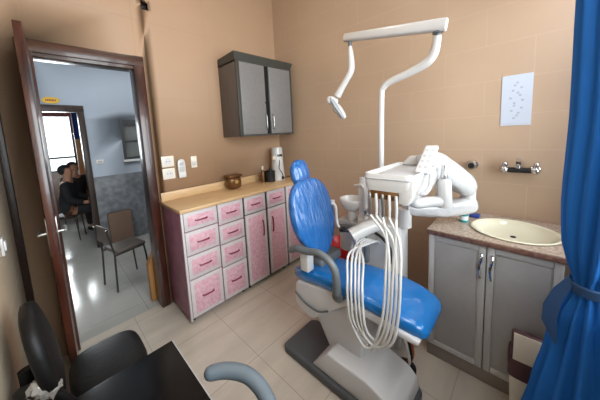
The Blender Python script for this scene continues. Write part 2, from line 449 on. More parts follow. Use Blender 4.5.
# ------------------------------------------------------------------ wall cabinet in the corner
wc = thing('wall_cabinet', 'grey two-door cabinet hanging high in the corner of the back wall', 'wall cabinet', (1.72, 2.1, 1.5))
make('body', box(1.362, 2.095, 1.985, WA - 0.002, 1.497, 2.215, 0.003), 'dgrey_lam', wc)
bm = bmesh.new()
prism(bm, [(1.362, 1.985), (2.095, 1.985), (2.095, WA - 0.002), (1.362, WA - 0.002)], 2, 2.2, 2.213)
loft(bm, [[(1.36, 1.98, 2.213), (2.097, 1.98, 2.213), (2.097, WA - 0.002, 2.213), (1.36, WA - 0.002, 2.213)],
          [(1.338, 1.957, 2.27), (2.115, 1.957, 2.27), (2.115, WA - 0.002, 2.27), (1.362, WA - 0.002, 2.27)],
          [(1.338, 1.957, 2.283), (2.115, 1.957, 2.283), (2.115, WA - 0.002, 2.283), (1.362, WA - 0.002, 2.283)]])
make('crown_moulding', bm, 'olive', wc, smooth=20)
bm = bmesh.new()
for x0, x1, z0, z1 in ((1.360, 1.39, 1.495, 2.215), (2.072, 2.097, 1.495, 2.215), (1.39, 2.072, 1.495, 1.512), (1.39, 2.072, 2.2, 2.215)):
    rbox(bm, x0, x1, 1.966, 1.985, z0, z1, 0.002)
make('front_frame', bm, 'olive', wc)
make('gap_shade_strip', box(1.69, 1.765, 1.978, 1.986, 1.512, 2.2), 'gap_shade', wc)  # flat black strip: the shade between the doors is put into its colour
for x0, x1, hx in ((1.392, 1.697, 1.682), (1.756, 2.07, 1.778)):
    dr = make('door', box(x0, x1, 1.962, 1.982, 1.514, 2.198, 0.003), 'grey_lam', wc)
    bm = bmesh.new(); tube(bm, [(hx, 1.962, 1.56), (hx, 1.943, 1.575), (hx, 1.943, 1.70), (hx, 1.962, 1.715)], 0.005, 8, 4)
    make('handle', bm, 'steel', dr)
    if hx < 1.7:
        bm = bmesh.new(); lathe(bm, [(0.0, -0.004), (0.008, -0.004), (0.008, 0.002)], (1.69, 1.962, 1.83), 12, axis=1); make('lock', bm, 'black', dr)

# ------------------------------------------------------------------ pink base units along the back wall
FY = 1.885
def front(kind, parent, x0, x1, z0, z1):
    """framed pink front with an aluminium edge and a maroon handle"""
    g = 0.0055
    f = make(kind, box(x0 + g, x1 - g, FY - 0.018, FY, z0 + g, z1 - g, 0.002), 'alu', parent)
    k = 0.03
    make('panel', box(x0 + g + k, x1 - g - k, FY - 0.0195, FY - 0.012, z0 + g + k, z1 - g - k, 0.001), 'pink', f)
    bm = bmesh.new(); cx, cz = (x0 + x1) / 2, (z0 + z1) / 2
    if kind == 'drawer':
        h = 0.048
        tube(bm, [(cx - h, FY - 0.018, cz), (cx - h * 0.8, FY - 0.034, cz), (cx + h * 0.8, FY - 0.034, cz), (cx + h, FY - 0.018, cz)], 0.006, 8, 3)
    return f, bm
def unit(name, label, x0, x1, cols):
    u = thing(name, label, 'cabinet', ((x0 + x1) / 2, 2.08, 0), 'pink base cabinets')
    make('body', box(x0, x1, FY, WA - 0.004, 0.035, 0.934, 0.002), 'gap' if x0 > 0.7 else 'pink_side', u)
    for x in (x0 + 0.04, x1 - 0.04):
        for y in (FY + 0.04, WA - 0.06):
            bm = bmesh.new(); lathe(bm, [(0.014, 0.0), (0.014, 0.036)], (x, y, 0), 10); make('foot', bm, 'black', u)
    for a, b, zs, door in cols:
        for i in range(len(zs) - 1):
            top, bot = zs[i], zs[i + 1]
            isd = door is not None and i == len(zs) - 2
            f, bm = front('door' if isd else 'drawer', u, a, b, bot, top)
            if isd:
                hx = b - 0.055 if door > 0 else a + 0.055; hz = 0.58
                tube(bm, [(hx, FY - 0.018, hz - 0.075), (hx, FY - 0.034, hz - 0.06), (hx, FY - 0.034, hz + 0.06), (hx, FY - 0.018, hz + 0.075)], 0.006, 8, 3)
            make('handle', bm, 'maroon', f)
    return u
Z1 = (0.934, 0.775, 0.575, 0.375, 0.045); Z2 = (0.934, 0.742, 0.565, 0.355, 0.045)
u1 = unit('drawer_chest', 'pink eight-drawer base unit nearest the doorway', 0.685, 1.262, [(0.697, 0.992, Z1, None), (0.992, 1.258, Z2, None)])
bm = bmesh.new(); rbox(bm, 0.681, 0.699, FY - 0.018, FY + 0.002, 0.03, 0.934, 0.002); make('edge_strip', bm, 'alu', u1)
u2 = unit('base_cabinet', 'pink base unit with two drawers over two doors, between the drawer chest and the corner', 1.264, 1.812, [(1.268, 1.530, (0.934, 0.755, 0.045), 1), (1.548, 1.808, (0.934, 0.755, 0.045), -1)])
u3 = unit('base_cabinet', 'pink base unit with a single tall door, partly behind the blue chair backrest', 1.814, 2.165, [(1.82, 2.16, (0.934, 0.045), -1)])
wt = thing('worktop', 'long tan laminate worktop on the pink base units', 'worktop', (1.4, 2.08, 0.934))
make('slab', box(0.672, WB - 0.003, FY - 0.035, WA - 0.002, 0.9345, 0.962, 0.004), 'counter', wt)
make('backsplash', box(0.684, WB - 0.003, WA - 0.02, WA - 0.002, 0.9615, 1.04, 0.003), 'counter', wt)

# things on the worktop
bt = thing('tissue_box', 'small brown tin box with a gold emblem on the tan worktop', 'box', (1.39, 2.16, 0.962))
make('body', box(1.29, 1.44, 2.11, 2.22, 0.9625, 1.095, 0.04, 4), 'brass', bt)
make('lid', box(1.287, 1.443, 2.107, 2.223, 1.085, 1.112, 0.012, 3), 'brass', bt)
bm = bmesh.new(); lathe(bm, [(0.0, -0.004), (0.02, -0.003), (0.022, 0.002)], (1.365, 2.11, 1.04), 16, axis=1); make('emblem', bm, 'gold', bt)
wd = thing('water_distiller', 'tall white cylinder appliance with a black cord in the worktop corner', 'appliance', (1.965, 2.13, 0.962))
bm = bmesh.new(); lathe(bm, [(0.0, 0), (0.078, 0), (0.08, 0.012), (0.07, 0.2), (0.064, 0.36), (0.058, 0.385), (0.0, 0.388)], (1.965, 2.13, 0.962), 28); make('body', bm, 'white', wd)
bm = bmesh.new()
for i in range(6):
    a = -PI * 0.5 - 0.62 + i * 0.17; r = 0.0672
    c = Vector((1.965 + r * math.cos(a), 2.13 + r * math.sin(a), 1.255)); t = Vector((-math.sin(a), math.cos(a), 0)); n_ = Vector((math.cos(a), math.sin(a), 0))
    hh = 0.012 if i % 2 else 0.016
    vs = [c + t * sx * 0.0045 + Vector((0, 0, sz * hh)) + n_ * o for o in (0, 0.002) for sx, sz in ((-1, -1), (1, -1), (1, 1), (-1, 1))]
    loft(bm, [vs[:4], vs[4:]])
make('lettering', bm, 'gap', wd)
bm = bmesh.new(); lathe(bm, [(0.0, -0.02), (0.024, -0.012), (0.027, 0.01), (0.015, 0.026), (0.0, 0.03)], (1.885, 2.1, 1.225), 14); tube(bm, [(1.885, 2.1, 1.215), (1.93, 2.12, 1.21)], 0.012, 8); make('spout', bm, 'cream_plastic', wd)
bm = bmesh.new(); tube(bm, [(1.94, 2.065, 1.2), (1.93, 2.055, 1.16), (1.91, 2.045, 1.11), (1.95, 2.042, 1.05), (1.955, 2.035, 1.005)], 0.004, 8, 5); rbox(bm, 1.945, 1.968, 2.03, 2.052, 0.975, 1.01, 0.004)
tube(bm, [(1.965, 2.04, 0.985), (2.03, 2.02, 1.0), (2.1, 2.05, 0.985), (2.14, 2.12, 0.969)], 0.005, 8, 5)
make('cord', bm, 'black', wd)
cu = thing('cup_holder', 'black round holder of small bottles beside the white appliance', 'holder', (1.83, 2.13, 0.962))
bm = bmesh.new(); lathe(bm, [(0.0, 0), (0.062, 0), (0.066, 0.12), (0.058, 0.12), (0.055, 0.02), (0.0, 0.02)], (1.83, 2.13, 0.9625), 22); make('cup', bm, 'black', cu)
for i, (x, y, hgt, c) in enumerate(((1.745, 2.15, 0.21, 'brass'),)):
    b = thing('bottle', 'slim brown bottle with a pale cap left of the black holder', 'bottle', (x, y, 0.962))
    bm = bmesh.new(); lathe(bm, [(0, 0), (0.022, 0), (0.022, 0.11), (0.010, 0.14), (0.010, 0.15)], (x, y, 0.9625), 14); make('glass', bm, c, b)
    bm = bmesh.new(); lathe(bm, [(0.012, 0.148), (0.013, 0.185), (0.0, 0.187)], (x, y, 0.9625), 14); make('cap', bm, 'cream_plastic', b)
b = thing('bottle', 'little dark bottle standing inside the black holder', 'bottle', (1.845, 2.13, 0.983))
bm = bmesh.new(); lathe(bm, [(0, 0), (0.02, 0), (0.02, 0.12), (0.009, 0.135), (0.009, 0.155), (0, 0.156)], (1.845, 2.13, 0.983), 12); make('body', bm, 'gap', b)

# sockets, holder and switch on the back wall
for z0, lb in ((1.262, 'upper of the two square ivory wall sockets beside the doorway'), (1.152, 'lower of the two square ivory wall sockets beside the doorway')):
    s = thing('wall_socket', lb, 'socket', (0.775, WA, z0 + 0.048), 'square wall sockets')
    make('plate', box(0.72, 0.828, WA - 0.012, WA - 0.0005, z0, z0 + 0.098, 0.004), 'socket', s)
    bm = bmesh.new(); lathe(bm, [(0.034, -0.013), (0.034, -0.010), (0.028, -0.006), (0, -0.006)], (0.774, WA, z0 + 0.049), 20, axis=1); make('face', bm, 'white_m', s)
    bm = bmesh.new()
    for dx in (-0.012, 0.012): rbox(bm, 0.774 + dx - 0.003, 0.774 + dx + 0.003, WA - 0.0145, WA - 0.007, z0 + 0.045, z0 + 0.053)
    make('contact_holes', bm, 'gap', s)
rc = thing('remote_control', 'white remote control in a bracket right of the double sockets', 'remote control', (0.885, WA, 1.18))
bm = bmesh.new(); prism(bm, superell(0.036, 0.085, 28, 3.2, 0.886, 1.236), 1, WA - 0.03, WA - 0.008, 0.005); make('body', bm, 'white', rc)
make('bracket', box(0.852, 0.92, WA - 0.036, WA - 0.0005, 1.15, 1.2, 0.006), 'white_m', rc)
bm = bmesh.new(); rbox(bm, 0.866, 0.906, WA - 0.0315, WA - 0.029, 1.265, 1.295, 0.001)
make('display', bm, 'lgrey', rc)
bm = bmesh.new()
for i in range(2):
    for j in range(2): rbox(bm, 0.868 + i * 0.021, 0.883 + i * 0.021, WA - 0.032, WA - 0.029, 1.215 + j * 0.02, 1.229 + j * 0.02, 0.001)
make('buttons', bm, 'lgrey', rc)
sw = thing('light_switch', 'small ivory wall switch right of the remote control', 'switch', (1.013, WA, 1.27))
make('plate', box(0.985, 1.043, WA - 0.012, WA - 0.0005, 1.225, 1.335, 0.004), 'socket', sw)
make('rocker', box(0.997, 1.031, WA - 0.018, WA - 0.01, 1.25, 1.29, 0.003), 'white', sw)
sw2 = thing('light_switch', 'white switch plate on the left side wall by the door leaf', 'switch', (WC, 1.73, 1.045))
make('plate', box(WC + 0.0005, WC + 0.012, 1.70, 1.765, 1.005, 1.09, 0.004), 'white', sw2)
make('rocker', box(WC + 0.01, WC + 0.018, 1.715, 1.75, 1.025, 1.07, 0.003), 'white_m', sw2)
bm = bmesh.new(); rbox(bm, 0.715, 0.755, WA + 0.06, WA + 0.099, 2.59, 2.64, 0.004); tube(bm, [(0.72, WA + 0.08, 2.6), (0.74, WA + 0.05, 2.61), (0.755, WA + 0.08, 2.63)], 0.004, 8, 4)
single('junction_box', 'open dark junction hole high in the back wall', 'junction box', bm, 'black', (0.735, WA + 0.09, 2.6))

# ------------------------------------------------------------------ sink vanity on the right wall
VX = 1.66
va = thing('sink_vanity', 'silver grey two-door vanity under the cream basin', 'vanity', (1.9, 0.15, 0))
bm = bmesh.new()
for a in ((VX + 0.02, WB - 0.003, -0.128, -0.112, 0.08, 0.832), (VX + 0.02, WB - 0.003, 0.422, 0.438, 0.08, 0.832), (VX + 0.02, WB - 0.02, -0.112, 0.422, 0.08, 0.096), (WB - 0.02, WB - 0.003, -0.112, 0.422, 0.08, 0.832), (VX + 0.02, VX + 0.036, -0.112, 0.422, 0.79, 0.832)):
    rbox(bm, *a)
make('body', bm, 'vanity', va)
make('plinth', box(VX + 0.005, WB - 0.003, -0.128, 0.44, 0.0005, 0.08, 0.002), 'plinth', va)
for y0, y1, hy in ((0.157, 0.436, 0.178), (-0.125, 0.153, 0.132)):
    z0, z1 = 0.085, 0.828
    dr = make('door', box(VX + 0.004, VX + 0.021, y0, y1, z0, z1, 0.003), 'vanity', va)
    bm = bmesh.new(); k = 0.032
    for a, b, c, d in ((y0, y0 + k, z0, z1), (y1 - k, y1, z0, z1), (y0 + k, y1 - k, z0, z0 + k), (y0 + k, y1 - k, z1 - k, z1)):
        rbox(bm, VX - 0.004, VX + 0.006, a, b, c, d, 0.004)
    make('raised_frame', bm, 'vanity', dr)
    make('panel', box(VX + 0.0005, VX + 0.006, y0 + k + 0.006, y1 - k - 0.006, z0 + k + 0.006, z1 - k - 0.006, 0.002), 'vanity_panel', dr)
    bm = bmesh.new()
    tube(bm, [(VX - 0.004, hy, 0.64), (VX - 0.024, hy, 0.655), (VX - 0.014, hy + 0.006, 0.70), (VX - 0.026, hy, 0.745), (VX - 0.014, hy - 0.004, 0.775), (VX - 0.004, hy, 0.785)], [0.006, 0.005, 0.006, 0.007, 0.005, 0.006], 8, 4)
    make('handle', bm, 'chrome', dr)
# countertop with an oval cut-out, and the basin in it
st = thing('sink_countertop', 'brown speckled granite counter on the grey vanity', 'countertop', (1.9, 0.15, 0.833))
n = 64; cx, cy, rx, ry = 1.895, 0.062, 0.175, 0.178
X0, X1, Y0, Y1 = VX - 0.012, WB - 0.003, -0.14, 0.445
inner, outer = [], []
for i in range(n):
    a = 2 * PI * (i + 0.5) / n; c, s = math.cos(a), math.sin(a)
    inner.append((cx + rx * c, cy + ry * s))
    t = min(((X1 - cx) / c) if c > 0 else ((X0 - cx) / c), ((Y1 - cy) / s) if s > 0 else ((Y0 - cy) / s))
    outer.append((cx + t * c, cy + t * s))
for corner in ((X0, Y0), (X0, Y1), (X1, Y0), (X1, Y1)):
    j = min(range(n), key=lambda q: (outer[q][0] - corner[0]) ** 2 + (outer[q][1] - corner[1]) ** 2); outer[j] = corner
bm = bmesh.new()
zt, zb = 0.864, 0.834
loft(bm, [[(p[0], p[1], zb) for p in inner], [(p[0], p[1], zb) for p in outer], [(p[0], p[1], zt) for p in outer], [(p[0], p[1], zt) for p in inner], [(p[0], p[1], zb) for p in inner]], caps=False)
make('slab', bm, 'granite', st, smooth=30)
make('edge_band', box(X0 - 0.004, X0, Y0, Y1, zb, zt - 0.004, 0.001), 'granite_edge', st)
bs = thing('wash_basin', 'cream oval basin set into the granite counter', 'basin', (cx, cy, 0.834))
bm = bmesh.new()
lathe(bm, [(0.19, 0.866), (0.195, 0.871), (0.188, 0.8745), (0.174, 0.870), (0.165, 0.857), (0.14, 0.838), (0.09, 0.824), (0.02, 0.82), (0.0, 0.82), (0.0, 0.814), (0.095, 0.818), (0.147, 0.832), (0.168, 0.853), (0.17, 0.866)], (cx, cy, 0), 48, 1.0, 1.02, 2, False)
make('bowl', bm, 'cream', bs)
bm = bmesh.new(); lathe(bm, [(0.0, 0.0), (0.012, 0.0), (0.014, 0.003), (0.0, 0.006)], (cx + 0.02, cy, 0.8215), 16); make('drain', bm, 'gap', bs)

tp = thing('wall_mixer_tap', 'chrome mixer tap with a dark central bar on the tiled wall above the basin', 'tap', (WB, 0.06, 1.19))
bm = bmesh.new(); tube(bm, [(WB - 0.045, 0.115, 1.192), (WB - 0.045, 0.005, 1.192)], 0.017, 14); make('bar', bm, 'black', tp)
for y in (0.13, -0.012):
    bm = bmesh.new()
    lathe(bm, [(0.028, -0.008), (0.024, -0.02), (0.014, -0.026), (0.014, -0.04)], (WB + 0.0075, y, 1.192), 18, axis=0)
    bmesh.ops.create_uvsphere(bm, u_segments=16, v_segments=10, radius=0.024, matrix=Matrix.Translation((WB - 0.046, y, 1.192)))
    tube(bm, [(WB - 0.046, y, 1.21), (WB - 0.05, y - 0.004, 1.232)], [0.012, 0.014], 10, roundcap=True)
    make('handwheel', bm, 'chrome', tp)
bm = bmesh.new(); tube(bm, [(WB - 0.046, 0.064, 1.205), (WB - 0.05, 0.064, 1.235), (WB - 0.075, 0.062, 1.258), (WB - 0.1, 0.06, 1.262)], [0.012, 0.013, 0.013, 0.012], 12, 5); make('spout', bm, 'chrome', tp)
vk = thing('stop_valve', 'round black and chrome stop valve on the wall left of the tap', 'valve', (WB, 0.3, 1.21))
bm = bmesh.new(); lathe(bm, [(0.034, -0.0005), (0.03, -0.012), (0.012, -0.018), (0.012, -0.035), (0.0, -0.036)], (WB, 0.3, 1.21), 20, axis=0); make('escutcheon', bm, 'chrome', vk)
bm = bmesh.new(); lathe(bm, [(0.012, -0.034), (0.026, -0.036), (0.03, -0.05), (0.024, -0.06), (0.0, -0.061)], (WB, 0.3, 1.21), 14, axis=0); kn = make('knob', bm, 'chrome', vk)
bm = bmesh.new(); lathe(bm, [(0.0, -0.06), (0.02, -0.0605), (0.018, -0.066), (0.0, -0.067)], (WB, 0.3, 1.21), 14, axis=0); make('cap', bm, 'black', kn)
jr = thing('jar', 'small teal jar with a white label on the granite counter', 'jar', (1.92, 0.305, 0.864))
bm = bmesh.new(); lathe(bm, [(0, 0), (0.025, 0), (0.026, 0.03), (0.026, 0.042)], (1.92, 0.305, 0.8645), 18); make('body', bm, 'label_white', jr)
bm = bmesh.new(); lathe(bm, [(0.0275, 0.0), (0.0275, 0.012), (0.02, 0.0122), (0.02, 0.0)], (1.92, 0.305, 0.8645), 18); make('base_ring', bm, 'teal', jr)
bm = bmesh.new(); lathe(bm, [(0.028, 0.04), (0.028, 0.055), (0.0, 0.057)], (1.92, 0.305, 0.8645), 18); make('lid', bm, 'teal', jr)
bm = bmesh.new(); rbox(bm, 2.02, 2.08, 0.235, 0.29, 0.8645, 0.885, 0.007, 3); single('soap_dish', 'dark blue dish at the back of the counter beside the teal jar', 'soap dish', bm, 'blue_lid', (2.05, 0.262, 0.8645))

pp = thing('paper_notice', 'white sheet with faint printed marks taped to the tiled wall', 'notice', (WB, 0.09, 1.47))
make('sheet', box(WB - 0.003, WB - 0.0005, 0.02, 0.162, 1.474, 1.789), 'paper', pp)
for i in range(15):
    bm = bmesh.new(); t = i / 14; yy = 0.09 + 0.03 * math.sin(i * 2.4) * (0.4 + 0.6 * math.sin(t * PI)); zz = 1.74 - 0.22 * t
    rbox(bm, WB - 0.0036, WB - 0.0028, yy - 0.006, yy + 0.006, zz - 0.006, zz + 0.006)
    make('printed_mark', bm, 'ink', pp)
make('bottom_line', box(WB - 0.0036, WB - 0.0028, 0.03, 0.155, 1.483, 1.487), 'lgrey', pp)

# ------------------------------------------------------------------ dental chair (long axis along y, head towards the back wall)
dc = thing('dental_chair', 'blue dental patient chair wrapped in clear plastic on a white and charcoal base', 'dental chair', (1.27, 0.7, 0))
bm = bmesh.new()
prism(bm, [(1.02, 1.13), (1.035, 1.16), (1.33, 1.16), (1.36, 1.12), (1.36, 0.40), (1.33, 0.37), (1.05, 0.37), (1.02, 0.40)], 2, 0.0005, 0.052, 0.012, 3)
make('floor_plate', bm, 'base_grey', dc)
bm = bmesh.new()
prism(bm, [(0.92, 0.05), (0.80, 0.20), (0.56, 0.20), (0.44, 0.165), (0.395, 0.12), (0.385, 0.05)], 0, 1.045, 1.335, 0.012, 3)
make('base_cover', bm, 'beige_shell', dc)
bm = bmesh.new()
prism(bm, [(0.985, 0.36), (0.86, 0.14), (0.64, 0.18), (0.62, 0.30), (0.70, 0.40), (0.72, 0.54), (0.95, 0.52)], 0, 1.15, 1.34, 0.012, 3)
make('lift_arm', bm, 'beige_shell', dc)
bm = bmesh.new()
prism(bm, [(1.085, 0.50), (1.095, 0.37), (1.06, 0.33), (0.95, 0.305), (0.86, 0.38), (0.70, 0.515), (0.33, 0.50), (0.32, 0.53), (0.5, 0.56), (0.8, 0.565), (1.06, 0.53)], 0, 1.10, 1.44, 0.014, 3)
make('seat_shell', bm, 'beige_shell', dc)
bm = bmesh.new(); tube(bm, [(1.098, 1.085, 0.44), (1.096, 1.0, 0.40), (1.096, 0.9, 0.39), (1.096, 0.82, 0.43)], 0.006, 8, 5); make('shell_groove', bm, 'arm_grey', dc)
# seat and leg cushion: rounded sections along y
bm = bmesh.new(); rings = []
secs = [(1.095, 0.12, 0.52, 0.565), (1.09, 0.165, 0.508, 0.585), (1.06, 0.180, 0.505, 0.605), (0.98, 0.186, 0.515, 0.615), (0.85, 0.188, 0.535, 0.625), (0.72, 0.188, 0.545, 0.635), (0.55, 0.182, 0.545, 0.637),
        (0.42, 0.170, 0.53, 0.62), (0.35, 0.157, 0.52, 0.60), (0.322, 0.147, 0.515, 0.585), (0.306, 0.133, 0.52, 0.565), (0.30, 0.10, 0.53, 0.55)]
for y, hw, z0, z1 in secs:
    cz, hz = (z0 + z1) / 2, (z1 - z0) / 2
    tl = 0.14 * min(1.0, max(0.0, (y - 0.5) / 0.3)); rings.append([(1.275 + p[0], y, cz + p[1] - tl * p[0]) for p in superell(hw, hz, 32, 4.5)])
loft(bm, rings); make('seat_cushion', bm, 'blue', dc, smooth=60)
# backrest, leaning back towards the head end
bk = Vector((0, 0.26, 1)).normalized()
BO = Vector((1.235, 1.055, 0.93))
ol = []
for i in range(48):
    a = 2 * PI * i / 48; c, s = math.cos(a), math.sin(a)
    e = 3.0 if s > 0 else 2.4; x = 0.203 * math.copysign(abs(c) ** (2 / e), c); v = 0.258 * math.copysign(abs(s) ** (2 / e), s)
    if v < 0: x *= 1 - 0.42 * (abs(v) / 0.27) ** 1.6
    else: x *= 1 - 0.12 * (v / 0.27) ** 2
    ol.append((x, v))
N_ = Vector((1, 0, 0)).cross(bk)
bm = bmesh.new(); pad(bm, ol, BO + N_ * 0.02, (1, 0, 0), bk, 0.055, 0.022, 0.02); br = make('backrest', bm, 'blue_back', dc, smooth=60)
bm = bmesh.new(); pad(bm, [(p[0] * 0.8, p[1] * 0.9) for p in ol], BO - N_ * 0.02, (1, 0, 0), bk, 0.045, 0.0, 0.012); make('back_shell', bm, 'beige_shell', br, smooth=60)
hd = Vector((0, 0.30, 1)).normalized(); HN = Vector((1, 0, 0)).cross(hd); HO = Vector((1.258, 1.16, 1.212))
bm = bmesh.new(); pad(bm, superell(0.084, 0.098, 40, 2.3), HO, (1, 0, 0.12), hd, 0.05, 0.018, 0.018); hr = make('headrest', bm, 'blue_back', dc, smooth=60)
bm = bmesh.new(); tube(bm, [BO + bk * 0.24 - N_ * 0.0, HO - hd * 0.06 - HN * 0.005], 0.016, 10); rbox(bm, 1.21, 1.28, 1.17, 1.19, 1.17, 1.27, 0.006); make('stem', bm, 'base_grey', hr)
bm = bmesh.new(); tube(bm, [(1.28, 1.07, 0.55), (1.28, 1.075, 0.62), (1.28, 1.06, 0.72)], 0.03, 10, 4, 1.6); rbox(bm, 1.19, 1.44, 0.93, 1.03, 0.60, 0.665, 0.02, 3); make('back_hinge', bm, 'arm_grey', dc)
# looping grey armrest on the near side
bm = bmesh.new()
tube(bm, [(1.05, 1.06, 0.762), (1.05, 1.0, 0.79), (1.05, 0.92, 0.795), (1.05, 0.84, 0.812), (1.05, 0.775, 0.795), (1.055, 0.735, 0.75), (1.062, 0.728, 0.68), (1.075, 0.735, 0.6)], [0.021, 0.024, 0.022, 0.021, 0.021, 0.021, 0.022, 0.026], 14, 5, roundcap=True)
lathe(bm, [(0.033, 0.0), (0.033, -0.03), (0.028, -0.034), (0, -0.034)], (1.102, 0.735, 0.575), 18, axis=0)
make('armrest', bm, 'arm_grey', dc)
make('armrest_bracket', box(1.06, 1.12, 0.93, 0.995, 0.645, 0.77, 0.008, 3), 'white', dc)
bm = bmesh.new(); tube(bm, [(1.49, 0.98, 0.80), (1.49, 0.9, 0.81), (1.49, 0.82, 0.80), (1.485, 0.77, 0.74), (1.475, 0.76, 0.62)], 0.02, 12, 5, roundcap=True); make('armrest', bm, 'arm_grey', dc)

# ------------------------------------------------------------------ dental unit behind the chair
du = thing('dental_unit', 'white dental unit column with spittoon bowl behind the blue chair', 'dental unit', (1.62, 0.72, 0))
bm = bmesh.new()
prism(bm, superell(0.09, 0.155, 32, 5, 1.625, 0.72), 2, 0.0005, 0.865, 0.02, 3)
make('column', bm, 'white', du, smooth=50)
bm = bmesh.new(); prism(bm, superell(0.11, 0.10, 28, 4, 1.64, 0.93), 2, 0.60, 0.80, 0.015, 3); make('water_block', bm, 'white', du, smooth=50)
make('ledge', box(1.55, 1.73, 0.82, 1.04, 0.80, 0.825, 0.008), 'lgrey', du)
bm = bmesh.new(); lathe(bm, [(0.04, 0.825), (0.032, 0.86), (0.034, 0.895), (0.07, 0.915), (0.092, 0.95), (0.097, 0.985), (0.093, 0.99), (0.086, 0.983), (0.08, 0.95), (0.06, 0.925), (0.0, 0.915)], (1.62, 0.945, 0), 32); make('spittoon_bowl', bm, 'white', du, smooth=50)
bm = bmesh.new(); lathe(bm, [(0.0, 0.86), (0.03, 0.86), (0.03, 1.0), (0.032, 1.005), (0.032, 1.10), (0.026, 1.105), (0.026, 1.16), (0.0, 1.165)], (1.60, 0.845, 0), 18); make('cup_filler_post', bm, 'white', du, smooth=50)
bm = bmesh.new(); tube(bm, [(1.55, 0.80, 0.85), (1.55, 0.80, 1.0), (1.55, 0.805, 1.08), (1.565, 0.84, 1.11), (1.585, 0.9, 1.10)], [0.016, 0.011, 0.01, 0.009, 0.008], 10, 5); make('rinse_pipe', bm, 'white', du)
bm = bmesh.new(); lathe(bm, [(0.0, 0.90), (0.017, 0.90), (0.02, 0.93), (0.015, 0.96), (0.0, 0.96)], (1.55, 0.80, 0), 14); make('pipe_valve', bm, 'chrome', du)
bm = bmesh.new(); tube(bm, [(1.54, 0.71, 0.865), (1.47, 0.775, 0.835), (1.39, 0.83, 0.80)], [0.043, 0.046, 0.048], 20, 3); aa = make('assistant_arm', bm, 'white', du, smooth=50)
bm = bmesh.new(); lathe(bm, [(0, -0.012), (0.02, -0.01), (0.022, 0.012), (0, 0.014)], (1.365, 0.875, 0.84), 14); tube(bm, [(1.37, 0.87, 0.838), (1.405, 0.84, 0.825)], 0.012, 10); make('knob', bm, 'black', aa)
bm = bmesh.new(); tube(bm, [(1.42, 0.985, 1.0), (1.42, 0.96, 0.965), (1.42, 0.955, 0.88), (1.41, 0.93, 0.83), (1.40, 0.85, 0.81)], 0.010, 10, 5); lathe(bm, [(0, 0.0), (0.016, 0), (0.016, 0.03), (0, 0.032)], (1.42, 0.985, 0.985), 12); make('suction_tube', bm, 'white', aa)
bm = bmesh.new(); tube(bm, [(1.53, 0.72, 0.80), (1.50, 0.66, 0.79), (1.49, 0.61, 0.74), (1.49, 0.61, 0.64)], 0.010, 10, 5); make('black_hose', bm, 'black', du)
bm = bmesh.new(); lathe(bm, [(0, -0.006), (0.014, -0.005), (0.014, 0.006)], (1.535, 0.64, 0.80), 14, axis=0); make('round_knob', bm, 'lgrey', du)
for k in range(3):
    bm = bmesh.new(); y = 0.775 + 0.032 * k
    tube(bm, [(1.45, y, 0.79), (1.44, y + 0.01, 0.71), (1.455, y + 0.015, 0.63), (1.52, y, 0.50), (1.56, y - 0.02, 0.42)], 0.009, 8, 5); make('suction_hose', bm, 'hose', aa)

# operating light on its pole
ol_ = thing('operating_light', 'white overhead dental lamp on a bent pole', 'dental lamp', (1.575, 0.7, 0.865))
bm = bmesh.new()
tube(bm, [(1.575, 0.70, 0.86), (1.575, 0.70, 1.3), (1.578, 0.695, 1.70), (1.578, 0.683, 1.755), (1.578, 0.64, 1.785), (1.578, 0.53, 1.815), (1.578, 0.44, 1.85), (1.576, 0.405, 1.89), (1.574, 0.392, 1.94), (1.572, 0.388, 1.975)], [0.02, 0.0175, 0.0165, 0.0185, 0.021, 0.023, 0.025, 0.024, 0.021, 0.02], 16, 5)
make('pole', bm, 'white', ol_, smooth=60)
bm = bmesh.new(); lathe(bm, [(0.014, 1.965), (0.014, 1.985), (0.026, 1.988), (0.026, 2.012)], (1.571, 0.385, 0), 16); make('swivel', bm, 'arm_grey', ol_)
bm = bmesh.new()
A, B = Vector((1.55, 0.935, 2.125)), Vector((1.565, 0.345, 2.018)); ax = (B - A).normalized()
rings = []
for t, s in ((0, 0.8), (0.01, 1.0), (0.98, 1.18), (1.0, 1.1)):
    c = A + (B - A) * t; up = Vector((0, 0, 1)); sd = ax.cross(up).normalized(); up = sd.cross(ax)
    rings.append([c + sd * p[0] * s + up * p[1] * s for p in superell(0.024, 0.027, 24, 3.2)])
loft(bm, rings); make('spring_arm', bm, 'white', ol_, smooth=60)
bm = bmesh.new(); lathe(bm, [(0.012, 2.06), (0.012, 2.105)], (1.55, 0.895, 0), 12); make('pin', bm, 'arm_grey', ol_)
bm = bmesh.new()
tube(bm, [(1.55, 0.895, 2.075), (1.55, 0.893, 2.03), (1.55, 0.888, 1.95), (1.55, 0.895, 1.895), (1.55, 0.935, 1.84), (1.55, 0.975, 1.79), (1.55, 1.005, 1.75)], [0.009, 0.016, 0.021, 0.022, 0.021, 0.023, 0.026], 14, 5)
make('head_arm', bm, 'white', ol_, smooth=60)
bm = bmesh.new(); tube(bm, [(1.535, 1.055, 1.725), (1.56, 1.04, 1.72)], 0.032, 18, roundcap=True); tube(bm, [(1.56, 1.06, 1.72), (1.56, 1.01, 1.655), (1.56, 0.975, 1.61)], [0.038, 0.044, 0.034], 16, 4, 0.65, roundcap=True)
hd_ = make('lamp_head', bm, 'white', ol_, smooth=60)
bm = bmesh.new(); tube(bm, [(1.525, 1.04, 1.735), (1.52, 0.995, 1.67), (1.525, 0.95, 1.60)], [0.018, 0.021, 0.013], 12, 4, 0.5, roundcap=True); make('reflector', bm, 'reflector_grey', hd_, smooth=60)

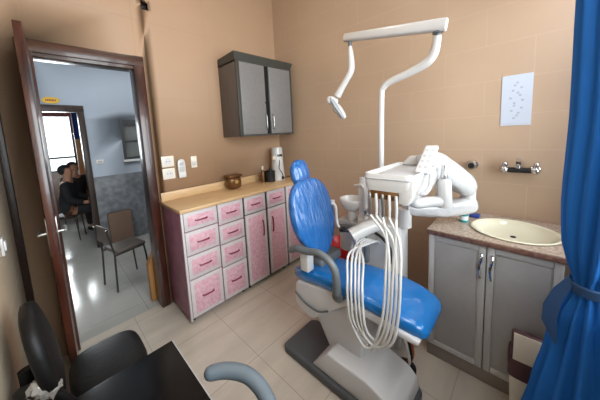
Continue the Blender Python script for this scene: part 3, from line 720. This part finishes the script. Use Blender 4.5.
# instrument tray on its articulated arm
it = thing('instrument_table', 'white dental instrument table hanging over the chair seat with looping hoses', 'instrument table', (1.35, 0.47, 1.1))
bm = bmesh.new()
rings = []
for z, s in ((1.19, 0.90), (1.20, 0.96), (1.225, 0.985), (1.275, 1.0), (1.283, 0.99)):
    rings.append([(1.372 + p[0] * s, 0.482 + p[1] * s, z) for p in superell(0.24, 0.122, 56, 10)])
rings += [[(1.372 + p[0], 0.482 + p[1], 1.283) for p in superell(0.227, 0.110, 56, 10)], [(1.372 + p[0], 0.482 + p[1], 1.268) for p in superell(0.221, 0.105, 56, 10)]]
loft(bm, rings); make('tray_body', bm, 'white', it, smooth=40)
bm = bmesh.new(); rings = []
for z, s in ((1.255, 1.0), (1.262, 1.012), (1.268, 1.0)):
    rings.append([(1.372 + p[0] * s, 0.482 + p[1] * s, z) for p in superell(0.2405, 0.1225, 56, 10)])
loft(bm, rings, caps=False); make('rim_line', bm, 'lgrey', it)
bm = bmesh.new(); prism(bm, [(0.575, 1.27), (0.53, 1.325), (0.37, 1.335), (0.36, 1.27)], 0, 1.57, 1.615, 0.012, 3); make('rear_rim', bm, 'white', it)
make('tray_mat', box(1.20, 1.54, 0.40, 0.56, 1.268, 1.272, 0.002), 'lgrey', it)
bm = bmesh.new(); prism(bm, [(0.43, 1.20), (0.43, 1.15), (0.405, 1.14), (0.385, 1.145), (0.36, 1.19), (0.358, 1.265), (0.40, 1.265)], 0, 1.14, 1.56, 0.010, 3); make('side_housing', bm, 'white', it)
pa, pb, pc, pd_ = Vector((1.265, 0.402, 1.283)), Vector((1.265, 0.342, 1.283)), Vector((1.355, 0.322, 1.407)), Vector((1.355, 0.378, 1.407))
pn = (pd_ - pa).cross(pb - pa).normalized(); pn = pn if pn.x < 0 else -pn
bm = bmesh.new(); loft(bm, [[q for q in (pa, pb, pc, pd_)], [q - pn * 0.026 for q in (pa, pb, pc, pd_)]])
bmesh.ops.bevel(bm, geom=list(bm.edges), offset=0.007, segments=3, profile=0.5, affect='EDGES', clamp_overlap=True)
cp = make('control_panel', bm, 'white_m', it)
for i in range(4):
    for j in range(2):
        t = 0.2 + 0.2 * i; u_ = 0.3 + 0.4 * j
        c = pa + (pd_ - pa) * t + (pb - pa) * u_
        bm = bmesh.new(); tube(bm, [c - pn * 0.003, c + pn * 0.001], 0.008, 10); make('button', bm, 'lgrey', cp)
bm = bmesh.new(); tube(bm, [(1.16, 0.345, 1.2), (1.165, 0.322, 1.21), (1.2, 0.315, 1.235), (1.27, 0.33, 1.27)], 0.009, 12, 5); make('grip_handle', bm, 'lgrey', it)
make('holder_strip', box(1.142, 1.2, 0.43, 0.565, 1.158, 1.2, 0.004), 'brass', it)
random.seed(5)
for k in range(5):
    y = 0.565 - 0.032 * k
    bm = bmesh.new(); tube(bm, [(1.138, y, 1.185), (1.138, y, 1.165), (1.142, y, 1.12), (1.145, y + 0.003, 1.06)], [0.006, 0.008, 0.0075, 0.006], 10, 3); hp = make('handpiece', bm, ('steel', 'white', 'steel', 'white', 'lgrey')[k], it)
    bm = bmesh.new(); yl = (0.658, 0.612, 0.592, 0.636, 0.572)[k]; yr = (0.448, 0.415, 0.466, 0.398, 0.432)[k]; zb_ = (0.40, 0.43, 0.385, 0.42, 0.445)[k]
    tube(bm, [(1.145, y + 0.003, 1.07), (1.125, y + 0.75 * (yr - y), 0.97), (1.085, yr, 0.80), (1.066, yr + 0.004, 0.62), (1.055, yr + 0.03, 0.49), (1.045 + 0.006 * k, (yl + yr) / 2, zb_),
              (1.055, yl - 0.02, 0.49), (1.06, yl, 0.60), (1.085, yl + 0.015, 0.70), (1.2, yl + 0.07, 0.785), (1.36, 0.70 + 0.018 * k, 0.79), (1.50, 0.70 + 0.018 * k, 0.76), (1.545, 0.70 + 0.018 * k, 0.72)], 0.0066, 8, 6)
    make('hose', bm, 'hose', it)
bm = bmesh.new(); tube(bm, [(1.30, 0.44, 1.19), (1.36, 0.43, 1.105), (1.44, 0.38, 1.095), (1.50, 0.325, 1.095)], [0.026, 0.029, 0.029, 0.032], 16, 5, roundcap=True); make('bracket', bm, 'white', it, smooth=60)
bm = bmesh.new(); lathe(bm, [(0, 1.062), (0.038, 1.064), (0.040, 1.075), (0.036, 1.12), (0.033, 1.20), (0.026, 1.215), (0.0, 1.215)], (1.50, 0.325, 0), 20); make('post', bm, 'white', it, smooth=50)
bm = bmesh.new(); lathe(bm, [(0.013, 1.21), (0.017, 1.225), (0.013, 1.245), (0.013, 1.29)], (1.50, 0.327, 0), 14); make('post_pin', bm, 'chrome', it)
def wrapped(path, hw, hh, e=3.0):
    bm = bmesh.new(); C = catmull(path, 5); rings = []
    for i, c in enumerate(C):
        t = (C[min(i + 1, len(C) - 1)] - C[max(0, i - 1)]).normalized(); sd = t.cross(Vector((0, 0, 1))).normalized(); up = sd.cross(t)
        f = i / (len(C) - 1); s = 1.0 - 0.25 * max(0, abs(f - 0.5) * 2 - 0.85) / 0.15
        w_, h_ = hw * s, (hh[0] + (hh[1] - hh[0]) * f) * s
        rings.append([c + sd * p[0] * (1 + 0.03 * math.sin(9 * f + j)) + up * p[1] * (1 + 0.05 * math.sin(13 * f + 2.1 * j)) for j, p in enumerate(superell(w_, h_, 24, e))])
    return loft(bm, rings)
make('upper_arm', wrapped([(1.54, 0.44, 1.255), (1.58, 0.415, 1.275), (1.64, 0.39, 1.26), (1.76, 0.325, 1.18), (1.88, 0.27, 1.09)], 0.05, (0.085, 0.062)), 'wrap', it, smooth=60)
make('lower_arm', wrapped([(1.60, 0.56, 0.985), (1.70, 0.48, 0.97), (1.78, 0.39, 0.965), (1.86, 0.30, 0.985), (1.91, 0.255, 1.0)], 0.05, (0.04, 0.055)), 'wrap', it, smooth=60)
bm = bmesh.new(); tube(bm, [(1.88, 0.28, 0.98), (1.88, 0.28, 1.1)], 0.042, 16); make('elbow', bm, 'white', it)
bm = bmesh.new(); tube(bm, [(1.60, 0.56, 0.865), (1.60, 0.56, 0.985)], 0.04, 16); make('mount', bm, 'white', it)

# foot control and its cables under the leg rest
fc = thing('foot_control', 'dark foot pedal with cables on the floor under the leg rest', 'foot pedal', (1.45, 0.5, 0))
bm = bmesh.new(); lathe(bm, [(0, 0.0005), (0.06, 0.0005), (0.06, 0.02), (0.04, 0.035), (0, 0.04)], (1.45, 0.50, 0), 24); make('pedal', bm, 'black', fc)
for k, (c_, d) in enumerate((('black', 0.0), ('orange', 0.03), ('white_m', -0.03))):
    bm = bmesh.new(); tube(bm, [(1.45 + d * 0.6, 0.50, 0.03), (1.43 + d, 0.46, 0.12), (1.44 + d, 0.50, 0.28), (1.46, 0.58 + d, 0.42)], 0.008, 8, 5); make('cable', bm, c_, fc)

# red waste bag bin behind the unit
rb = thing('waste_bin', 'small bin with a red bag behind the blue backrest', 'bin', (1.86, 1.22, 0))
bm = bmesh.new(); lathe(bm, [(0, 0.0005), (0.11, 0.0005), (0.13, 0.44), (0.12, 0.44), (0.1, 0.02), (0, 0.02)], (1.86, 1.22, 0), 24); make('body', bm, 'white_m', rb)
bm = bmesh.new(); prof = [(0.128, 0.36), (0.142, 0.38), (0.139, 0.455), (0.125, 0.475), (0.11, 0.45), (0.06, 0.40), (0, 0.39)]
lathe(bm, prof, (1.86, 1.22, 0), 28)
for v in bm.verts: v.co.z += 0.01 * math.sin(17 * v.co.x + 29 * v.co.y); v.co.x += 0.004 * math.sin(60 * v.co.y)
make('red_bag', bm, 'red', rb)

# ------------------------------------------------------------------ curtain, bin by the vanity
ct = thing('curtain', 'royal blue curtain gathered with a tie beside the window', 'curtain', (1.36, -0.2, 0.1))
CX = 1.36
prof = [(2.55, -0.205, 0.13, 0.105, 0.012), (1.95, -0.198, 0.12, 0.11, 0.012), (1.5, -0.20, 0.115, 0.105, 0.012), (1.22, -0.19, 0.11, 0.10, 0.012), (1.05, -0.185, 0.10, 0.09, 0.011), (0.97, -0.178, 0.085, 0.068, 0.009),
        (0.915, -0.17, 0.06, 0.045, 0.006), (0.885, -0.17, 0.055, 0.042, 0.005), (0.85, -0.172, 0.065, 0.05, 0.008), (0.77, -0.175, 0.085, 0.075, 0.012), (0.60, -0.18, 0.10, 0.105, 0.014), (0.40, -0.185, 0.115, 0.14, 0.016), (0.2, -0.185, 0.125, 0.17, 0.018), (0.06, -0.185, 0.13, 0.185, 0.02)]
bm = bmesh.new(); NA = 120; rings = []
zs = [p[0] for p in prof]
def pint(z):
    for a, b in zip(prof, prof[1:]):
        if a[0] >= z >= b[0]:
            t = (a[0] - z) / (a[0] - b[0]); t = t * t * (3 - 2 * t) * 0.5 + t * 0.5
            return [a[i] + (b[i] - a[i]) * t for i in range(5)]
zz = [2.55 - i * (2.55 - 0.95) / 20 for i in range(20)] + [0.95 - i * 0.01 for i in range(18)] + [0.77 - i * (0.77 - 0.06) / 18 for i in range(19)]
for z in zz:
    _, cy_, rx_, ry_, am = pint(z)
    ring = []
    for j in range(NA):
        a = 2 * PI * j / NA; wv = am * (math.cos(15 * a + 0.15 * math.sin(3 * z)) + 0.5 * math.cos(8 * a + 1.3))
        ring.append((CX + (rx_ + wv) * math.cos(a), cy_ + (ry_ + wv) * math.sin(a), z))
    rings.append(ring)
loft(bm, rings); make('cloth', bm, 'curtain', ct, smooth=70)
bm = bmesh.new(); rings = []
for z, r in ((0.868, 0.0), (0.87, 0.006), (0.90, 0.007), (0.906, 0.0)):
    rings.append([(CX + (0.0655 + r) * math.cos(2 * PI * j / 32), -0.17 + (0.0535 + r) * math.sin(2 * PI * j / 32), z) for j in range(32)])
loft(bm, rings, caps=False); make('tie_band', bm, 'tie', ct)
bm = bmesh.new()
loft(bm, [[(CX - 0.03, -0.118, 0.915), (CX - 0.045, -0.12, 0.885), (CX - 0.037, -0.112, 0.885), (CX - 0.022, -0.11, 0.915)],
          [(CX - 0.035, -0.085, 0.860), (CX - 0.05, -0.10, 0.830), (CX - 0.042, -0.092, 0.830), (CX - 0.027, -0.077, 0.860)],
          [(CX - 0.05, -0.06, 0.790), (CX - 0.075, -0.088, 0.765), (CX - 0.067, -0.08, 0.765), (CX - 0.042, -0.052, 0.790)],
          [(CX - 0.062, -0.058, 0.730), (CX - 0.095, -0.092, 0.670), (CX - 0.087, -0.084, 0.670), (CX - 0.054, -0.05, 0.730)]])
make('tie_end', bm, 'tie', ct)
rd = thing('curtain_rod', 'curtain rod above the window', 'curtain rod', (0.6, -0.19, 2.6))
bm = bmesh.new(); tube(bm, [(-0.18, -0.19, 2.58), (2.1, -0.19, 2.58)], 0.014, 12); make('rod', bm, 'steel', rd)
for x in (-0.1, 2.06):
    bm = bmesh.new(); tube(bm, [(x, WE, 2.58), (x, -0.19, 2.58)], 0.01, 8); make('bracket', bm, 'steel', rd)

tb = thing('pedal_bin', 'cream and maroon bin standing by the vanity behind the curtain', 'bin', (1.575, -0.045, 0))
def sq(z, s, e=6): return [(1.575 + p[0] * s, -0.045 + p[1] * s, z) for p in superell(0.072, 0.092, 32, e)]
bm = bmesh.new(); loft(bm, [sq(0.0005, 0.78), sq(0.28, 0.93), sq(0.285, 0.9), sq(0.03, 0.72)]); make('body', bm, 'cream_plastic', tb)
bm = bmesh.new(); loft(bm, [sq(0.255, 0.97), sq(0.26, 0.98), sq(0.31, 0.98), sq(0.315, 1.0), sq(0.35, 1.0), sq(0.355, 0.98), sq(0.355, 0.9), sq(0.28, 0.9)], caps=False); make('rim', bm, 'bin_maroon', tb)
bm = bmesh.new(); prism(bm, [(1.51, 0.345), (1.53, 0.475), (1.56, 0.485), (1.61, 0.41), (1.62, 0.345)], 1, -0.13, 0.036, 0.012, 3); make('lid', bm, 'bin_maroon', tb)
bm = bmesh.new(); prism(bm, [(1.502, 0.355), (1.523, 0.48), (1.53, 0.48), (1.513, 0.355)], 1, -0.125, 0.027, 0.002); make('flap', bm, 'cream_plastic', tb)

# ------------------------------------------------------------------ desk, chair and stool in the foreground
dk = thing('desk', 'glossy black desk in the near left corner', 'desk', (0.03, 0.4, 0))
make('top', box(WC + 0.004, 0.258, -0.30, 0.925, 0.725, 0.75, 0.003), 'desk', dk)
make('edge_strip', box(0.2575, 0.2605, -0.30, 0.925, 0.727, 0.7485, 0.001), 'lgrey', dk)
bm = bmesh.new()
make('side_panel', box(WC + 0.02, 0.24, 0.88, 0.9, 0.0005, 0.726, 0.002), 'black', dk)
make('side_panel', box(WC + 0.02, 0.24, -0.28, -0.26, 0.0005, 0.726, 0.002), 'black', dk)
make('back_panel', box(0.215, 0.235, -0.26, 0.88, 0.25, 0.726, 0.002), 'black', dk)
bm.free()
oc = thing('office_chair', 'black office chair between the desk and the door leaf', 'chair', (0.08, 1.38, 0))
bm = bmesh.new(); pad(bm, [(p[0], p[1]) for p in superell(0.148, 0.17, 40, 3.6)], (0.103, 1.395, 0.41), (1, 0, 0), (0, 1, 0), 0.06, 0.012, 0.025); make('seat', bm, 'leather', oc, smooth=60)
bm = bmesh.new(); pad(bm, superell(0.17, 0.20, 40, 2.6), (-0.125, 1.33, 0.69), (-0.05, 1, 0.0), (-0.12, 0, 1), 0.05, 0.02, 0.02); make('backrest', bm, 'leather', oc, smooth=60)
bm = bmesh.new(); tube(bm, [(0.0, 1.36, 0.41), (-0.11, 1.34, 0.41), (-0.145, 1.33, 0.5), (-0.15, 1.325, 0.66)], 0.016, 10, 4, 1.6); make('back_bar', bm, 'black', oc)
bm = bmesh.new(); tube(bm, [(0.0, 1.22, 0.43), (-0.03, 1.195, 0.5), (-0.08, 1.19, 0.60), (-0.12, 1.20, 0.64), (-0.16, 1.23, 0.635)], [0.016, 0.016, 0.022, 0.026, 0.024], 12, 5, roundcap=True); ar = make('armrest', bm, 'black', oc)
bm = bmesh.new(); tube(bm, [(-0.075, 1.185, 0.61), (-0.105, 1.195, 0.645), (-0.13, 1.21, 0.645)], [0.028, 0.034, 0.03], 12, 5)
random.seed(2)
for v in bm.verts: v.co += Vector((random.uniform(-1, 1), random.uniform(-1, 1), random.uniform(-1, 1))) * 0.006
make('plastic_film', bm, 'film', ar, smooth=15)
bm = bmesh.new(); lathe(bm, [(0, 0.08), (0.02, 0.08), (0.022, 0.3), (0.03, 0.3), (0.03, 0.42), (0, 0.42)], (0.08, 1.40, 0), 14); make('column', bm, 'black', oc)
for k in range(5):
    a = 2 * PI * k / 5 + 0.3; ex, ey = 0.08 + 0.2 * math.cos(a), 1.40 + 0.2 * math.sin(a)
    bm = bmesh.new(); tube(bm, [(0.08, 1.40, 0.1), (ex, ey, 0.065)], [0.022, 0.014], 8); lg = make('leg', bm, 'black', oc)
    bm = bmesh.new(); lathe(bm, [(0, -0.012), (0.024, -0.01), (0.024, 0.01), (0, 0.012)], (ex, ey, 0.0255), 12, axis=0); tube(bm, [(ex, ey, 0.03), (ex, ey, 0.065)], 0.007, 8); make('castor', bm, 'black', lg)

sl = thing('dentist_stool', 'grey curved arm of the stool beside the black desk', 'stool', (0.36, 0.56, 0))
bm = bmesh.new(); tube(bm, [(0.346, 0.815, 0.62), (0.385, 0.785, 0.622), (0.42, 0.74, 0.622), (0.442, 0.69, 0.618), (0.45, 0.63, 0.60), (0.44, 0.57, 0.57), (0.43, 0.53, 0.50), (0.41, 0.51, 0.42)], [0.025, 0.0265, 0.027, 0.027, 0.027, 0.026, 0.024, 0.022], 16, 5, roundcap=True); make('arm', bm, 'stool_grey', sl, smooth=60)
bm = bmesh.new(); lathe(bm, [(0, 0.38), (0.12, 0.38), (0.135, 0.395), (0.135, 0.43), (0.12, 0.45), (0, 0.455)], (0.40, 0.42, 0), 28); make('seat', bm, 'stool_grey', sl)
bm = bmesh.new(); lathe(bm, [(0, 0.06), (0.018, 0.06), (0.018, 0.38), (0, 0.38)], (0.40, 0.42, 0), 14); make('column', bm, 'chrome', sl)
for k in range(5):
    a = 2 * PI * k / 5; ex, ey = 0.40 + 0.15 * math.cos(a), 0.42 + 0.15 * math.sin(a)
    bm = bmesh.new(); tube(bm, [(0.40, 0.42, 0.08), (ex, ey, 0.055)], [0.02, 0.012], 8); lg = make('leg', bm, 'base_grey', sl)
    bm = bmesh.new(); lathe(bm, [(0, -0.01), (0.02, -0.009), (0.02, 0.009), (0, 0.01)], (ex, ey, 0.0205), 12, axis=0); tube(bm, [(ex, ey, 0.025), (ex, ey, 0.055)], 0.006, 8); make('castor', bm, 'black', lg)

# ------------------------------------------------------------------ things in the hall
def tube_chair(loc, rz, label, seatm='card', group='hall chairs'):
    t = thing('hall_chair', label, 'chair', loc, group); t.rotation_euler = (0, 0, rz); t.scale = (0.94, 0.94, 0.94)
    L = Vector(loc)
    def mk(nm, bm, m):
        me_o = make(nm, bm, m, None); me_o.parent = t; return me_o
    mk('seat', box(-0.15, 0.16, -0.15, 0.15, 0.405, 0.44, 0.012, 3), seatm)
    bm = bmesh.new()
    rbox(bm, -0.205, -0.185, -0.145, 0.145, 0.53, 0.71, 0.008); mk('backrest', bm, seatm)
    for s in (-1, 1):
        bm = bmesh.new(); tube(bm, [(-0.22, s * 0.14, 0.70), (-0.17, s * 0.14, 0.42), (-0.19, s * 0.15, 0.0)], 0.010, 8); mk('leg', bm, 'metal_tube')
        bm = bmesh.new(); tube(bm, [(-0.17, s * 0.14, 0.40), (0.10, s * 0.14, 0.40), (0.14, s * 0.14, 0.37), (0.17, s * 0.15, 0.0)], 0.010, 8, 3); mk('leg', bm, 'metal_tube')
    return t
tube_chair((0.50, 3.06, 0), 0.25, 'metal-legged chair with a dull brown seat standing alone in the hall', 'seat_brown')
bx = thing('cardboard_box', 'brown cardboard box leaning on the grey marble dado in the hall', 'box', (0.68, 4.3, 0))
bm = bmesh.new(); prism(bm, [(4.24, 0.002), (4.32, 0.001), (4.372, 0.475), (4.29, 0.48)], 0, 0.545, 0.835, 0.004); make('carton', bm, 'card', bx)
make('tape', box(0.67, 0.71, 4.262, 4.264, 0.2, 0.21), 'card', bx)
bm = bmesh.new(); prism(bm, [(0.555, 0.0005), (0.64, 0.0005), (0.64, 0.47), (0.615, 0.47), (0.555, 0.36)], 1, WA + 0.15, WA + 0.22, 0.006)
single('wooden_board', 'orange brown board leaning behind the right door jamb in the hall', 'board', bm, 'orange_wood', (0.6, WA + 0.18, 0))
ys = thing('oval_sign', 'yellow oval sign above the far dark doorway', 'sign', (0.14, HD, 2.09))
bm = bmesh.new(); prism(bm, superell(0.085, 0.04, 32, 2.3, 0.135, 2.095), 1, HD - 0.008, HD - 0.0005); make('plate', bm, 'yellow', ys)
bm = bmesh.new()
for i in range(7): rbox(bm, 0.085 + i * 0.015, 0.095 + i * 0.015, HD - 0.0095, HD - 0.0075, 2.084, 2.106)
make('lettering', bm, 'maroon', ys)
hs = thing('wall_socket', 'small pale socket on the blue hall wall right of the far doorway', 'socket', (0.55, HD, 1.24))
make('plate', box(0.51, 0.60, HD - 0.012, HD - 0.0005, 1.215, 1.275, 0.004), 'socket', hs)
make('rocker', box(0.53, 0.58, HD - 0.016, HD - 0.01, 1.23, 1.26, 0.003), 'lgrey', hs)
# beyond the far doorway: wooden wardrobe with a blue cloth over its top, a printed cloth over the window
wr = thing('wooden_screen', 'orange brown wooden panel beyond the far doorway', 'screen', (0.6, 6.2, 0))
make('panel', box(0.44, 1.1, 6.15, 6.19, 0.0005, 1.72, 0.004), 'orange_wood', wr)
make('top_rail', box(0.43, 1.11, 6.14, 6.2, 1.70, 1.74, 0.004), 'orange_wood', wr)
bm = bmesh.new(); rings = []
for i in range(25):
    x = 0.44 + 0.66 * i / 24; d = 0.012 * math.sin(i * 1.5)
    rings.append([(x, 6.10 + d, 2.3), (x, 6.112 + d, 2.3), (x, 6.112 + d * 1.3, 1.62), (x, 6.10 + d * 1.3, 1.62)])
loft(bm, rings); single('hanging_cloth', 'navy blue cloth hanging over the wooden panel beyond the far doorway', 'cloth', bm, 'blue_cloth', (0.75, 6.13, 1.62))
bm = bmesh.new(); rings = []
for i in range(31):
    x = -0.5 + 1.0 * i / 30; d = 0.012 * math.sin(i * 1.7)
    rings.append([(x, 7.06 + d, 2.3), (x, 7.075 + d, 2.3), (x, 7.075 + d, 2.12), (x, 7.06 + d, 2.12)])
loft(bm, rings); single('valance', 'brown printed valance over the bright far window', 'valance', bm, 'pattern_red', (0, 7.07, 2.12))


def person(loc, rz, label, cloth, lean):
    """seated figure facing +x in its own frame; one skinned body, clothes and hair as children"""
    t = thing('person', label, 'person', loc, 'people waiting beyond the hall'); t.rotation_euler = (0, 0, rz)
    J = {'pelvis': (0, 0, 0.50), 'waist': (0.0 + lean * 0.3, 0, 0.64), 'chest': (lean * 0.7, 0, 0.84), 'neck': (lean, 0, 0.97), 'head0': (lean + 0.015, 0, 1.03), 'head1': (lean + 0.02, 0, 1.10), 'crown': (lean + 0.01, 0, 1.165)}
    Rr = {'pelvis': (0.12, 0.14), 'waist': (0.10, 0.12), 'chest': (0.105, 0.135), 'neck': 0.045, 'head0': (0.065, 0.06), 'head1': (0.085, 0.072), 'crown': (0.06, 0.055)}
    E_ = [('pelvis', 'waist'), ('waist', 'chest'), ('chest', 'neck'), ('neck', 'head0'), ('head0', 'head1'), ('head1', 'crown')]
    for s, n_ in ((1, 'l'), (-1, 'r')):
        J.update({'sh' + n_: (lean * 0.95, s * 0.17, 0.90), 'el' + n_: (lean + 0.06, s * 0.2, 0.66), 'wr' + n_: (0.26, s * 0.13, 0.60), 'ha' + n_: (0.32, s * 0.12, 0.595),
                  'hip' + n_: (0.03, s * 0.09, 0.49), 'kn' + n_: (0.42, s * 0.10, 0.50), 'an' + n_: (0.44, s * 0.10, 0.08), 'to' + n_: (0.56, s * 0.11, 0.035)})
        Rr.update({'sh' + n_: 0.055, 'el' + n_: 0.042, 'wr' + n_: 0.028, 'ha' + n_: (0.036, 0.018), 'hip' + n_: 0.088, 'kn' + n_: 0.06, 'an' + n_: 0.04, 'to' + n_: 0.032})
        E_ += [('chest', 'sh' + n_), ('sh' + n_, 'el' + n_), ('el' + n_, 'wr' + n_), ('wr' + n_, 'ha' + n_), ('pelvis', 'hip' + n_), ('hip' + n_, 'kn' + n_), ('kn' + n_, 'an' + n_), ('an' + n_, 'to' + n_)]
    def skinned(nm, joints, edges, grow, m, extra=None):
        me = bpy.data.meshes.new(nm); idx = {j: i for i, j in enumerate(joints)}
        me.from_pydata([J[j] for j in joints], [(idx[a], idx[b]) for a, b in edges if a in idx and b in idx], [])
        o = bpy.data.objects.new(nm, me); COL.objects.link(o)
        sk = o.modifiers.new('skin', 'SKIN'); sk.use_smooth_shade = True
        for j in joints:
            r = Rr[j]; r = r if isinstance(r, tuple) else (r, r); d = me.skin_vertices[0].data[idx[j]]
            d.radius = (r[0] + grow, r[1] + grow); d.use_root = j == joints[0]
        sb = o.modifiers.new('sub', 'SUBSURF'); sb.levels = 2; sb.render_levels = 2
        dg = bpy.context.evaluated_depsgraph_get(); ev = o.evaluated_get(dg)
        new = bpy.data.meshes.new_from_object(ev); bpy.data.objects.remove(o)
        bm = bmesh.new(); bm.from_mesh(new)
        if extra: extra(bm)
        out = make(nm, bm, m, None, smooth=80); out.parent = t
        return out
    def face_hands(bm):
        hx = lean + 0.02
        tube(bm, [(hx + 0.07, 0, 1.12), (hx + 0.10, 0, 1.085), (hx + 0.075, 0, 1.075)], [0.008, 0.014, 0.010], 8)
        for s in (-1, 1):
            bmesh.ops.create_uvsphere(bm, u_segments=8, v_segments=6, radius=0.011, matrix=Matrix.Translation((hx + 0.072, s * 0.03, 1.115)))
            bmesh.ops.create_uvsphere(bm, u_segments=8, v_segments=6, radius=0.02, matrix=Matrix.Translation((hx + 0.0, s * 0.078, 1.095)) @ Matrix.Diagonal((0.8, 0.4, 1.3, 1)))
            for k, ln in enumerate((0.055, 0.065, 0.06, 0.048)):
                y = s * (0.12 + 0.03 - 0.02 * k)
                tube(bm, [(0.335, y, 0.60), (0.335 + ln * 0.6, y, 0.592), (0.335 + ln * 0.9, y, 0.57)], [0.009, 0.008, 0.006], 6, 2, roundcap=True)
            tube(bm, [(0.29, s * 0.09, 0.60), (0.32, s * 0.068, 0.59), (0.345, s * 0.065, 0.58)], [0.011, 0.009, 0.007], 6, 2, roundcap=True)
        tube(bm, [(hx + 0.073, -0.02, 1.052), (hx + 0.078, 0, 1.05), (hx + 0.073, 0.02, 1.052)], 0.006, 6)
    alls = list(J); skinned('body', alls, E_, 0, 'skin', face_hands)
    cl = [j for j in alls if not j.startswith(('head', 'crown', 'ha', 'to', 'neck'))]
    skinned('clothes', cl, E_, 0.014, cloth)
    bm = bmesh.new(); bmesh.ops.create_uvsphere(bm, u_segments=20, v_segments=14, radius=0.092, matrix=Matrix.Translation((lean - 0.012, 0, 1.125)) @ Matrix.Diagonal((0.95, 0.88, 0.95, 1)))
    bmesh.ops.delete(bm, geom=[v for v in bm.verts if v.co.x > lean + 0.035 and v.co.z < 1.145], context='VERTS')
    h = make('hair', bm, 'hair', None); h.parent = t
    bm = bmesh.new()
    for s in (-1, 1): rbox(bm, 0.40, 0.60, s * 0.11 - 0.04, s * 0.11 + 0.04, 0.001, 0.06, 0.018, 3)
    h = make('shoes', bm, 'gap', None); h.parent = t
    return t
person((0.16, 5.15, 0), -0.35, 'person in black clothes seated with legs forward in the far doorway', 'dark_cloth', 0.04)
person((0.33, 5.9, 0), -1.1, 'person in dark brown clothes seated behind the one in black', 'brown_cloth', 0.0)
tube_chair((0.14, 5.16, 0), -0.35, 'chair under the person in black beyond the far doorway', 'gap')
tube_chair((0.33, 5.93, 0), -1.1, 'chair under the person in dark brown beyond the far doorway', 'gap')
